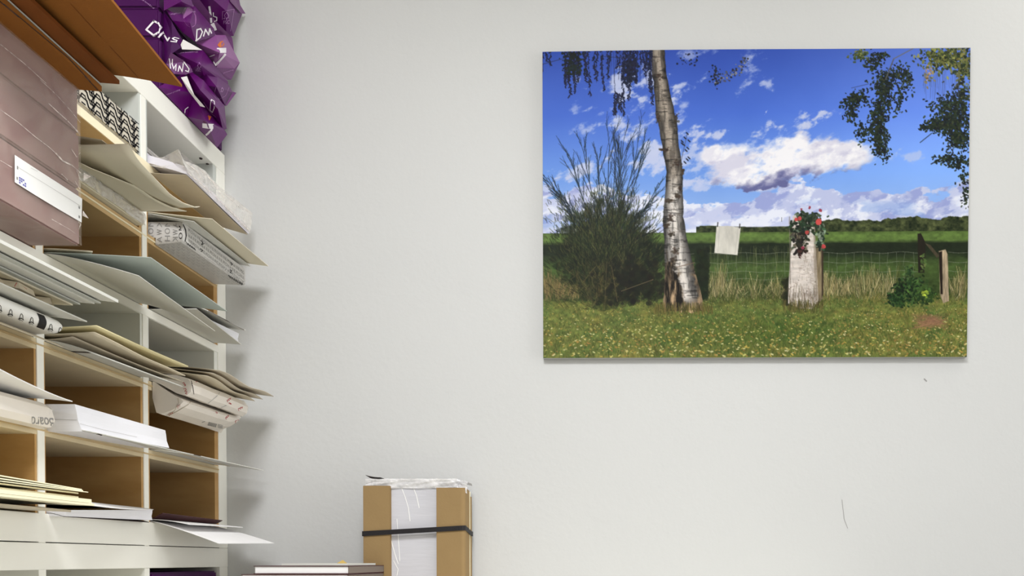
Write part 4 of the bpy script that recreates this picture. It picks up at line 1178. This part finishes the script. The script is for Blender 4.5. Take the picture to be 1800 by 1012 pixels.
    # strokes
    def disc(cu, cv, r, c, al=1.0):
        x0, x1 = int(max(0, cu - UL - r - 2)), int(min(W, cu - UL + r + 3))
        y0, y1 = int(max(0, cv - VT - r - 2)), int(min(H, cv - VT + r + 3))
        if x0 >= x1 or y0 >= y1: return
        d = np.hypot(uu[y0:y1, x0:x1] - cu, vv[y0:y1, x0:x1] - cv)
        a_ = np.clip(r - d + .5, 0, 1)[..., None] * al
        img[y0:y1, x0:x1] = img[y0:y1, x0:x1] * (1 - a_) + np.array(c, float) * a_
    def line(a0, b0, a1, b1, wd, c, al=1.0, wd2=None):
        wd2 = wd if wd2 is None else wd2
        mx = max(wd, wd2) + 1.5
        x0, x1 = int(max(0, min(a0, a1) - UL - mx)), int(min(W, max(a0, a1) - UL + mx + 1))
        y0, y1 = int(max(0, min(b0, b1) - VT - mx)), int(min(H, max(b0, b1) - VT + mx + 1))
        if x0 >= x1 or y0 >= y1: return
        du, dv = a1 - a0, b1 - b0; L2 = du * du + dv * dv + 1e-6
        px, py = uu[y0:y1, x0:x1] - a0, vv[y0:y1, x0:x1] - b0
        t_ = np.clip((px * du + py * dv) / L2, 0, 1)
        d = np.hypot(px - t_ * du, py - t_ * dv)
        hw = (wd + (wd2 - wd) * t_) / 2
        a_ = (np.clip(hw - d + .5, 0, 1) * np.clip((wd + wd2) * .8, .3, 1))[..., None] * al
        img[y0:y1, x0:x1] = img[y0:y1, x0:x1] * (1 - a_) + np.array(c, float) * a_
    U_ = rg.uniform
    def jit(c, s_): return np.array(c, float) * (1 + U_(-s_, s_)) + rg.uniform(-4, 4, 3)
    # tree line
    tl = fbm(26, 1000, 5, 31)[200]; tx = uu[0]
    prof = 400 - (tl * 16 - 2) * (ss(1380, 1450, tx) * .9 + .25) - 6 * ss(1500, 1690, tx) - 3 * ss(1420, 1500, tx)
    prof = np.where(tx < 1225, 409, prof)
    prof = np.where((tx > 1230) & (tx < 1262), prof - 1, prof)
    m_ = ss(-1, 1, vv - prof[None, :]) * (vv < 412)
    nf = fbm(7, 6, 4, 33)
    img[:] = img * (1 - m_[..., None]) + (np.array((54, 62, 36)) + (nf[..., None] - .5) * np.array((110, 108, 66))) * m_[..., None]
    # field
    nfield = fbm(40, 4, 4, 41); nd = fbm(8, 5, 4, 42); nl = fbm(30, 14, 4, 43)
    hz = 408.0
    f = vv > hz
    lit = np.array((92, 116, 56)); dk = np.array((30, 38, 24)); md = np.array((68, 88, 42))
    y = vv + (nfield - .5) * 5
    col = np.zeros((H, W, 3))
    for k in range(3):
        col[..., k] = np.interp(y, [408, 414, 424, 430, 446, 456, 472, 486, 500], [lit[k] * .8, lit[k], lit[k] * .92, dk[k], dk[k] * 1.05, (dk[k] + md[k]) / 2, md[k], md[k] * .9, md[k] * .8])
    col *= (1 + (nd[..., None] - .5) * .5)
    img[f] = col[f]
    # lawn
    gv = 527 + (nl - .5) * 18
    lw = ss(-4, 6, vv - gv)
    lawn = np.array((102, 110, 54)) * (1 + (nd[..., None] - .5) * .7) + (nl[..., None] - .5) * np.array((60, 22, 10))
    darkl = np.exp(-((uu - 1330) / 160) ** 2 - ((vv - 585) / 30) ** 2)
    lawn = lawn * (1 - .22 * darkl[..., None]) + darkl[..., None] * np.array((-6, 6, -4))
    img[:] = img * (1 - lw[..., None]) + lawn * lw[..., None]
    # fence wires
    for (y0, y1) in ((446, 452), (463, 468), (479, 484), (492, 498)):
        for a_, b_ in ((1205, 1388), (1448, 1618), (1672, 1703)):
            for x in range(a_, b_, 9):
                line(x, y0 + 1.5 * math.sin(x * .09), x + 9, y0 + 1.5 * math.sin((x + 9) * .09), .9, (138, 142, 124), .55)
    for x in list(range(1212, 1388, 17)) + list(range(1460, 1618, 15)):
        line(x, 446, x + U_(-3, 3), 470, .8, (134, 138, 120), .5); line(x, 470, x + U_(-3, 3), 496, .8, (134, 138, 120), .5)
    # dry stalks along the fence
    def stalks(x0, x1, n, y0, y1, cs, hh=(14, 40)):
        for _ in range(n):
            x = U_(x0, x1); yb = U_(y0, y1); h_ = U_(*hh) * .85 * (.45 + .75 * abs(math.sin(x * .061 + 1.3 * math.sin(x * .023))))
            c = jit(cs[rg.integers(len(cs))], .2)
            line(x, yb, x + U_(-9, 9), yb - h_, .9, c * U_(.75, 1.2), .75, .5)
    tans = [(160, 146, 102), (132, 120, 78), (104, 104, 60), (78, 80, 44), (182, 170, 126), (58, 64, 34)]
    stalks(955, 1080, 700, 500, 530, [(120, 104, 66), (98, 88, 52), (142, 122, 80)], (12, 36))
    stalks(1225, 1395, 620, 505, 532, tans, (8, 32)); stalks(1232, 1275, 150, 500, 525, tans, (20, 52))
    stalks(1440, 1570, 820, 500, 530, tans, (10, 38)); stalks(1452, 1500, 160, 505, 522, tans[:2] + tans[4:], (18, 40))
    stalks(1560, 1582, 40, 505, 525, tans, (40, 68)); stalks(1676, 1703, 220, 500, 534, tans, (14, 40))
    stalks(1220, 1400, 300, 524, 538, [(60, 66, 30), (84, 88, 40)], (5, 14)); stalks(1440, 1700, 380, 524, 540, [(90, 94, 42), (130, 118, 66)], (5, 14))
    for _ in range(60):
        x = U_(1240, 1390); line(x, U_(440, 500), x + U_(-4, 4), U_(430, 440), .7, (110, 116, 70), .4)
    # shade of the near tree on the left
    for _ in range(240): disc(U_(1225, 1245), U_(440, 525), U_(2, 6), jit((26, 34, 18), .3), .5)
    # lawn blades and leaves
    for _ in range(9000):
        x, yv = U_(953, 1707), U_(528, 632)
        k = (yv - 528) / 104
        c = jit([(112, 114, 54), (66, 84, 36), (128, 122, 68), (50, 66, 30), (92, 102, 46)][rg.integers(5)], .2)
        line(x, yv, x + U_(-2.5, 2.5), yv - 2 - 4 * k, .8, c, .7)
    for _ in range(1250):
        x, yv = U_(953, 1707), 533 + 96 * U_(0, 1) ** .8
        r_ = .5 + (yv - 528) / 104 * 1.3 * U_(.5, 1.1)
        c = jit([(196, 186, 112), (186, 160, 80), (214, 206, 150), (160, 124, 66)][rg.integers(4)], .12)
        a_ = U_(-.7, .7); line(x - r_ * .8, yv - a_ * r_, x + r_ * .8, yv + a_ * r_, r_ * U_(.9, 1.7), c, .85)
    for _ in range(500):
        x, yv = U_(1470, 1705), 545 + 80 * U_(0, 1)
        disc(x, yv, U_(.5, 1.4), jit((158, 128, 74), .2), .6)
    for _ in range(200):
        a_ = U_(0, 6.3); line(1640 + 26 * math.cos(a_) * U_(0, 1), 568 + 14 * math.sin(a_) * U_(0, 1), 1640 + 34 * U_(-1, 1), 568 + 14 * U_(-1, 1), .7, jit((140, 104, 78), .25), .5)
    # bush
    for _ in range(1400):
        x, yv = rg.normal(1068, 46), rg.normal(448, 44)
        if ((x - 1066) / 98) ** 2 + ((yv - 445) / 96) ** 2 > 1 or x < 958 or (yv > 500 and abs(x - 1085) > 70): continue
        disc(x, yv, U_(3, 8), jit((28, 35, 18), .4), .42)
    def spray(x, yv, ang, L, wd, c, depth):
        segs = 5; px, py = x, yv
        for q in range(segs):
            ang += U_(-.07, .07)
            nx_, ny_ = px + math.sin(ang) * L / segs, py - math.cos(ang) * L / segs
            line(px, py, nx_, ny_, wd, c, .8, wd * .8); px, py = nx_, ny_
            if depth > 0:
                for sgn in (-1, 1):
                    if U_(0, 1) < .8: spray(px, py, ang + sgn * U_(.08, .28), L * U_(.2, .4), max(.6, wd * .6), jit(c, .15), depth - 1)
        return px, py
    tips = [(1002, 278, 1), (1032, 266, 1), (1066, 256, 1), (1093, 246, 1), (1104, 250, 1), (1112, 258, 1), (1126, 274, 1), (1140, 360, .8), (1152, 340, .7), (985, 330, .8), (962, 320, .6), (975, 350, .7), (1044, 284, 1), (1084, 270, 1)]
    for (tx_, ty_, k) in tips:
        x0_, y0_ = 1066 + (tx_ - 1066) * .45, 400
        a_ = math.atan2(tx_ - x0_, y0_ - ty_); L = math.hypot(tx_ - x0_, y0_ - ty_)
        spray(x0_, y0_, a_, L, 1.6, (26, 38, 46), 2)
    for _ in range(46):
        a_ = U_(-1.3, 1.2); r0 = U_(10, 50)
        c = jit([(30, 38, 22), (40, 48, 28), (26, 34, 34)][rg.integers(3)], .2)
        spray(1066 + math.sin(a_) * r0, 450 - math.cos(a_) * r0, a_ + U_(-.2, .2), U_(26, 56), 1.2, c, 2)
    for _ in range(3800):
        x, yv = rg.normal(1066, 46), rg.normal(430, 44)
        if x > 1168 or x < 955 or yv > 545 or yv < 335: continue
        c = jit([(24, 30, 15), (40, 50, 24), (58, 64, 30), (14, 18, 10), (18, 24, 14), (84, 84, 46)][rg.integers(6)], .2)
        a_ = math.atan2(x - 1070, 560 - yv) + U_(-.5, .5); L = U_(4, 12)
        line(x, yv, x + math.sin(a_) * L, yv - math.cos(a_) * L, .9, c, .7)
    for _ in range(700):
        x, yv = rg.normal(1080, 44), rg.normal(505, 22)
        if x > 1165 or yv > 546 + rg.normal() * 3: continue
        a_ = U_(-1, 1); L = U_(8, 26)
        line(x, yv, x + math.sin(a_) * L, yv - math.cos(a_) * L, .9, jit([(92, 84, 48), (70, 62, 34), (48, 50, 26), (36, 34, 20)][rg.integers(4)], .2), .6)
    for _ in range(420): disc(min(rg.normal(1115, 26), 1168), min(rg.normal(495, 20), 534), U_(2, 6), jit((24, 26, 16), .3), .5)
    line(1092, 512, 1148, 492, .9, (150, 130, 92), .7); line(1085, 530, 1075, 470, 1, (110, 96, 60), .7); line(1062, 545, 1066, 460, 1, (110, 96, 62), .6)
    # birch trunk
    nb = fbm(5, 26, 5, 51); nb2 = fbm(18, 3.2, 5, 52); nb3 = fbm(14, 14, 5, 53)
    cy = [86, 130, 170, 200, 215, 250, 300, 345, 380, 420, 460, 500, 530, 552]
    lx = [1143, 1147, 1151, 1153, 1157, 1163, 1172, 1169, 1165, 1168, 1169, 1169, 1166, 1170]
    rx = [1168, 1172, 1180, 1187, 1190, 1193, 1201, 1201, 1202, 1208, 1218, 1229, 1237, 1236]
    L_ = np.interp(vv, cy, lx) + (nb3 - .5) * 3; R_ = np.interp(vv, cy, rx) + (nb3 - .5) * 3
    m_ = np.clip(uu - L_ + .5, 0, 1) * np.clip(R_ - uu + .5, 0, 1) * (vv < 549 + (nb - .5) * 10)
    q = (uu - L_) / np.maximum(R_ - L_, 1)
    shade = np.interp(q, [0, .12, .35, .6, .85, 1], [.30, .50, .92, 1.0, .52, .24])
    basec = np.array((228, 220, 210))[None, None, :] * shade[..., None]
    dk_top = ss(300, 200, vv) if False else (1 - ss(290, 350, vv))
    basec = basec * (1 - dk_top[..., None] * np.array((.25, .28, .32)))
    basec *= (1 - .45 * ss(.56, .72, nb2))[..., None]
    basec *= (1 - .38 * ss(.48, .7, nb))[..., None]
    # rough dark bark at the foot, bare white wedge
    wedge = ss(0, 8, (uu - (1177 + (vv - 430) * .26)) + (nb3 - .5) * 26) * ss(0, 8, ((1212 + (vv - 430) * .22) - uu) + (nb3 - .5) * 22) * (1 - ss(520, 545, vv))
    rough = ss(455, 478, vv + (nb3 - .5) * 70) * (1 - wedge)
    barkc = np.array((104, 88, 68))[None, None, :] * (.2 + 1.6 * ss(.3, .75, nb)[..., None]) * (.6 + .6 * shade[..., None])
    basec = basec * (1 - rough[..., None]) + barkc * rough[..., None]
    img[:] = img * (1 - m_[..., None]) + basec * m_[..., None]
    for (cu, cv, ru, rv) in ((1160, 132, 7, 6), (1156, 205, 4, 9), (1189, 205, 3, 12), (1170, 262, 12, 3), (1190, 285, 8, 7), (1178, 382, 8, 8), (1172, 396, 6, 5), (1180, 412, 6, 5), (1187, 440, 8, 10), (1184, 458, 5, 5), (1191, 344, 5, 4), (1176, 352, 8, 3), (1200, 300, 3, 8), (1196, 330, 2, 5)):
        for _ in range(26): disc(cu + rg.normal() * ru * .45, cv + rg.normal() * rv * .45, U_(.8, 2.4), jit((58, 46, 36), .3), .6)
    for _ in range(230):
        cv = U_(95, 470); l0, r0 = np.interp(cv, cy, lx), np.interp(cv, cy, rx)
        x = U_(l0 + 3, r0 - 5); line(x, cv, x + U_(2, 7), cv + U_(-1, 1), .8, jit((96, 86, 76), .2), .6)
    line(1190, 470, 1222, 462, 1.4, (110, 88, 70), .8); line(1196, 500, 1204, 540, 1, (80, 66, 50), .6); line(1172, 440, 1181, 500, 1.2, (82, 66, 50), .7)
    for _ in range(260):
        x = U_(1150, 1255); line(x, U_(544, 556), x + U_(-4, 4), U_(532, 546), .9, jit([(124, 106, 58), (84, 80, 38), (60, 60, 30)][rg.integers(3)], .2), .7)
    # twig with leaves by the trunk
    for (x, yv) in ((1207, 232), (1203, 240), (1198, 250), (1210, 245), (1208, 258), (1205, 262), (1210, 275), (1203, 283), (1198, 246), (1207, 278), (1201, 252)):
        line(x, yv, x + 3, yv + 3, 2.2, (30, 34, 50)); 
    line(1196, 290, 1208, 235, .8, (70, 66, 70))
    # hanging birch branches
    def strand(x, y0, y1, dens=1.0, c=(24, 28, 52), drift=0):
        yv = y0; xx = x
        while yv < y1:
            xx += U_(-.9, .9) + drift
            if U_(0, 1) < dens:
                line(xx + U_(-2, 2), yv, xx + U_(-3, 3), yv + U_(1.5, 4), U_(1.4, 2.6), jit(c, .3), .95)
            line(xx, yv, xx, yv + 3, .6, c, .6)
            yv += U_(1.2, 3.0)
    for (x, y1, dn) in ((992, 132, .8), (997, 150, 1), (1003, 165, 1), (1008, 158, 1), (1014, 140, 1), (1002, 140, 1), (1009, 135, 1), (1018, 128, .9), (1026, 140, .8), (1034, 165, .8), (1030, 130, .9), (1045, 128, .7), (1050, 140, .6),
                        (1058, 155, .7), (1068, 135, .7), (1072, 120, .6), (1082, 118, .6), (1082, 205, .0), (1098, 160, .9), (1103, 172, 1), (1108, 150, 1), (1112, 142, 1), (1116, 138, .9), (1120, 142, .7), (1100, 140, 1), (1106, 130, 1),
                        (1135, 132, .9), (1140, 160, .9), (1143, 182, .8), (1146, 150, .9), (1130, 120, .8), (1138, 115, 1), (1126, 108, .8), (960, 105, .6), (955, 140, .25), (967, 112, .5), (1090, 135, .4)):
        strand(x, 86, y1, dn)
    for k in range(5): strand(1080 + k * 4, 155 + rg.integers(12), 188 + rg.integers(22), 1.0)
    for _ in range(40):
        x = U_(1060, 1150); line(x, 88, x + U_(-4, 4), U_(110, 150), .6, (36, 44, 90), .5)
    for _ in range(160): disc(rg.normal(1006, 9), U_(88, 128), U_(1, 2.6), jit((24, 32, 28), .3), .9)
    for _ in range(160): disc(rg.normal(1106, 7), U_(104, 145), U_(1, 2.6), jit((24, 28, 48), .3), .9)
    line(953, 108, 1000, 96, .9, (40, 44, 60)); line(1060, 96, 1150, 104, .8, (40, 44, 60))
    for _ in range(90):
        t_ = U_(0, 1); disc(1258 + 56 * t_ + U_(-5, 5), 138 - 34 * t_ * t_ + U_(-9, 9), U_(.8, 2), jit([(34, 36, 46), (70, 70, 78), (120, 118, 116)][rg.integers(3)], .2), .9)
    for _ in range(50): disc(rg.normal(1258, 4), rg.normal(132, 10), U_(.8, 1.9), jit((30, 34, 44), .3), .9)
    for _ in range(26): disc(U_(1190, 1228), U_(90, 114), U_(.8, 1.9), jit((30, 32, 46), .3), .9)
    # right branches
    def clump(cu, cv, su, sv, n, cs, r=(1, 2.4)):
        for _ in range(n):
            x, yv = rg.normal(cu, su * .8), rg.normal(cv, sv * .85)
            a_ = U_(0, 3.1); r_ = U_(*r) * 1.2
            line(x, yv, x + math.cos(a_) * r_, yv + math.sin(a_) * r_, r_ * 1.2, jit(cs[rg.integers(len(cs))], .25), .95)
    dkl = [(26, 34, 30), (34, 44, 28), (22, 28, 34), (48, 58, 36)]
    clump(1512, 97, 10, 6, 90, [(74, 84, 42), (50, 62, 36), (104, 110, 64)]); clump(1546, 98, 10, 6, 60, dkl); clump(1535, 112, 9, 7, 70, dkl)
    clump(1556, 142, 14, 14, 230, dkl); clump(1555, 170, 10, 16, 220, dkl); clump(1545, 205, 10, 16, 260, dkl); clump(1547, 238, 11, 18, 260, dkl); clump(1556, 268, 8, 10, 90, dkl)
    clump(1500, 178, 12, 8, 130, dkl); clump(1498, 200, 7, 10, 90, dkl); clump(1513, 168, 12, 7, 70, dkl); clump(1585, 130, 12, 10, 110, dkl); clump(1596, 145, 8, 14, 60, dkl); clump(1582, 175, 7, 14, 60, dkl); clump(1517, 232, 7, 14, 70, dkl)
    line(1558, 140, 1572, 104, 2.0, (84, 84, 84)); line(1572, 104, 1606, 86, 1.8, (104, 104, 104)); line(1498, 155, 1528, 148, .8, (50, 56, 80))
    clump(1660, 104, 26, 12, 420, [(92, 98, 48), (60, 70, 36), (130, 132, 66), (40, 48, 32)], (1.2, 3)); clump(1695, 120, 10, 26, 260, [(84, 90, 46), (40, 50, 30), (110, 110, 60)], (1.2, 3))
    clump(1634, 132, 5, 10, 30, [(176, 140, 100), (120, 110, 70)]); clump(1668, 190, 20, 12, 260, dkl); clump(1690, 180, 12, 16, 220, dkl); clump(1672, 218, 20, 10, 460, dkl); clump(1688, 242, 14, 14, 360, dkl)
    clump(1650, 222, 14, 6, 150, dkl); clump(1626, 224, 6, 4, 30, dkl); clump(1690, 286, 14, 7, 170, dkl); clump(1660, 281, 12, 5, 60, dkl); clump(1698, 312, 6, 6, 30, dkl); clump(1701, 345, 4, 12, 50, dkl); clump(1690, 205, 14, 40, 150, dkl)
    line(1640, 290, 1670, 274, 2, (30, 34, 34)); line(1620, 252, 1640, 236, 1.4, (30, 36, 36)); line(1622, 222, 1700, 226, 1.2, (34, 40, 34))
    for _ in range(40):
        x = U_(1625, 1690); line(x, U_(120, 140), x + U_(-3, 3), U_(150, 180), .6, (70, 80, 120), .5)
    # stump, post, posts of the fence
    def quad(pts, c, tex=None, amt=.3):
        m2 = np.ones((H, W))
        n_ = len(pts); area = sum(pts[i][0] * pts[(i + 1) % n_][1] - pts[(i + 1) % n_][0] * pts[i][1] for i in range(n_))
        sg = 1 if area > 0 else -1
        for i in range(n_):
            (x0_, y0_), (x1_, y1_) = pts[i], pts[(i + 1) % n_]
            L = math.hypot(x1_ - x0_, y1_ - y0_)
            m2 = np.minimum(m2, np.clip(sg * ((x1_ - x0_) * (vv - y0_) - (y1_ - y0_) * (uu - x0_)) / L + .5, 0, 1))
        cc = np.zeros((H, W, 3)) + np.array(c, float)
        if tex is not None: cc *= (1 + (tex[..., None] - .5) * 2 * amt)
        img[:] = img * (1 - m2[..., None]) + cc * m2[..., None]
    for _ in range(120): disc(1385 + rg.normal() * 3.0, U_(490, 538), U_(1.5, 4), jit((34, 36, 22), .3), .4)
    quad([(1436, 437), (1449, 437), (1450, 527), (1438, 540)], (124, 110, 84), nb, .5); quad([(1447, 440), (1450, 440), (1451, 520), (1448, 525)], (58, 46, 36))
    quad([(1391, 381), (1405, 379), (1434, 390), (1438, 460), (1442, 530), (1432, 545), (1410, 544), (1387, 535), (1389, 500)], (212, 202, 192), nb3 * .5 + nb2 * .5, .28)
    for _ in range(170):
        x, yv = U_(1389, 1436), U_(385, 530); a_ = rg.integers(2) * 1.57 + U_(-.2, .2)
        line(x, yv, x + math.sin(a_) * U_(3, 10), yv + math.cos(a_) * U_(3, 10), .7, jit((140, 124, 108), .15), .6)
    for _ in range(40): disc(U_(1389, 1440), U_(470, 540), U_(.5, 1.2), jit((90, 78, 64), .25), .6)
    for _ in range(120):
        x = U_(1389, 1440); line(x, U_(515, 545), x + U_(-3, 3), U_(500, 530), .8, jit((104, 92, 76), .25), .5)
    for _ in range(60): line(1435 + U_(-6, 4), U_(400, 530), 1437 + U_(-4, 3), U_(400, 530) * 0 + U_(400, 530), .5, (120, 104, 84), .12)
    line(1390, 382, 1392, 500, 2.0, (120, 112, 100), .6); line(1433, 395, 1440, 530, 3, (128, 116, 98), .6)
    for _ in range(190):
        x = U_(1380, 1450); line(x, U_(538, 552), x + U_(-4, 4), U_(528, 542), .9, jit([(110, 96, 56), (76, 74, 36), (54, 52, 28)][rg.integers(3)], .2), .7)
    clump(1408, 400, 10, 12, 150, [(34, 46, 32), (52, 68, 46), (26, 34, 26), (90, 100, 80)], (1.5, 3.6)); clump(1425, 388, 13, 9, 130, [(40, 56, 40), (64, 78, 56), (26, 34, 26)], (1.5, 3.6))
    clump(1408, 424, 8, 9, 70, [(40, 40, 32), (96, 88, 74), (30, 30, 24)], (1.5, 3.6)); clump(1446, 415, 5, 14, 70, [(52, 74, 52), (120, 132, 112), (34, 46, 36)], (1.5, 3.2)); clump(1411, 443, 6, 4, 26, [(60, 34, 30), (36, 28, 24)], (1.5, 3.2))
    for (x, yv, r_) in ((1408, 385, 4.2), (1402, 387, 3.4), (1442, 391, 6), (1426, 366, 2.4), (1445, 371, 2.6), (1411, 369, 1.6), (1451, 434, 4), (1421, 410, 3.6), (1414, 437, 2.6)):
        for _ in range(10): disc(x + U_(-1.5, 1.5), yv + U_(-1.5, 1.5), r_ * U_(.4, .8), jit((186, 72, 70) if r_ > 3 else (140, 54, 70), .18), .8)
    quad([(1617, 413), (1623, 412), (1632, 430), (1630, 482), (1619, 482)], (34, 30, 22), nb, .3)
    quad([(1631, 430), (1640, 433), (1656, 452), (1652, 456)], (72, 64, 48), nb, .3)
    quad([(1655, 444), (1667, 441), (1671, 450), (1674, 532), (1664, 536), (1658, 520)], (146, 130, 106), nb, .6); quad([(1655, 446), (1661, 444), (1663, 520), (1659, 520)], (34, 26, 20))
    clump(1605, 512, 17, 13, 420, [(26, 44, 22), (44, 70, 32), (20, 32, 18), (70, 98, 48)], (1.2, 3)); clump(1582, 528, 10, 7, 160, [(26, 44, 22), (48, 74, 36)], (1.2, 3)); clump(1603, 482, 5, 8, 50, [(60, 84, 44), (36, 56, 30)]); clump(1632, 520, 12, 10, 170, [(34, 52, 24), (60, 84, 38)], (1.2, 3))
    clump(1632, 517, 4, 3, 16, [(150, 170, 60)]); clump(1628, 460, 4, 8, 26, [(70, 90, 46), (96, 110, 60)])
    line(1583, 398, 1583, 392, .8, (50, 54, 40)); line(1376, 390, 1376, 383, .8, (50, 54, 40))
    # towel on the line
    tz = fbm(10, 30, 4, 61)
    quad([(1261, 394), (1281, 397), (1304, 396), (1298, 449), (1257, 445)], (206, 202, 190), tz, .13)
    line(1266, 398, 1263, 444, .9, (170, 166, 154), .7); line(1299, 400, 1294, 446, .9, (170, 166, 154), .7)
    for (x, yv) in ((1263, 391), (1302, 394)): line(x, yv, x - .5, yv + 7, 1.8, (44, 40, 42))
    return np.clip(img, 0, 255)

pic = paint()
pc = [P(953.5, 91, WY - .0122), P(1706, 83, WY - .0122), P(1699.5, 627, WY - .0122), P(955, 629, WY - .0122)]
def body(c, y0, y1):
    v_ = [Vector((p.x, y0, p.z)) for p in c] + [Vector((p.x, y1, p.z)) for p in c]
    return mesh(v_, [(0, 1, 2, 3), (7, 6, 5, 4), (0, 4, 5, 1), (1, 5, 6, 2), (2, 6, 7, 3), (3, 7, 4, 0)])
po = empty('landscape_print', (.20, WY - .012, 1.92))
tag(po, 'large photo print of a birch tree, stump and green field hanging on the wall', 'picture')
link('backing_board', body(pc, WY - .0118, WY - .001), M['edge_grey'], po)
H, W = pic.shape[:2]
jj, ii = np.meshgrid(np.arange(W + 1), np.arange(H + 1))
s_, t_ = jj / W, ii / H
c_ = [np.array((p.x, p.z)) for p in pc]
xz = ((c_[0] * (1 - s_[..., None]) + c_[1] * s_[..., None]) * (1 - t_[..., None]) + (c_[3] * (1 - s_[..., None]) + c_[2] * s_[..., None]) * t_[..., None])
xz[..., 1] += 0.0012 * np.sin(s_ * 5.0) * (t_ < .5) * (1 - 2 * t_)
co = np.zeros((H + 1, W + 1, 3)); co[..., 0] = xz[..., 0]; co[..., 1] = WY - .0121; co[..., 2] = xz[..., 1]
co[..., 0] -= .20; co[..., 1] -= WY - .012; co[..., 2] -= 1.92
me = bpy.data.meshes.new('printed_photo')
nv = (H + 1) * (W + 1); nfc = H * W
me.vertices.add(nv); me.vertices.foreach_set('co', co.reshape(-1).astype(np.float32))
a_ = (ii[:-1, :-1] * (W + 1) + jj[:-1, :-1])
quads = np.stack([a_, a_ + W + 1, a_ + W + 2, a_ + 1], -1).reshape(-1).astype(np.int32)
me.loops.add(nfc * 4); me.loops.foreach_set('vertex_index', quads)
me.polygons.add(nfc); me.polygons.foreach_set('loop_start', np.arange(nfc, dtype=np.int32) * 4)
me.update(calc_edges=True)
PRINT_GAIN = 0.90
lc = lin(pic)
px_ = np.empty((H + 1, W + 1, 3)); px_[:-1, :-1] = lc; px_[-1, :-1] = lc[-1]; px_[:, -1] = px_[:, -2]
rgba = np.ones((H + 1, W + 1, 4), np.float32); rgba[..., :3] = np.clip(px_ * PRINT_GAIN, 0, 1)
at = me.color_attributes.new('ink', 'FLOAT_COLOR', 'POINT')
at.data.foreach_set('color', rgba.reshape(-1))
mp_ = bpy.data.materials.new('photo_ink'); mp_.use_nodes = True
nt = mp_.node_tree; b = nt.nodes['Principled BSDF']; b.inputs['Roughness'].default_value = .5; b.inputs['Specular IOR Level'].default_value = .1
an = nt.nodes.new('ShaderNodeVertexColor'); an.layer_name = 'ink'
nt.links.new(an.outputs['Color'], b.inputs['Base Color'])
img_o = bpy.data.objects.new('printed_photo', me); COL.objects.link(img_o); me.materials.append(mp_); img_o.parent = po
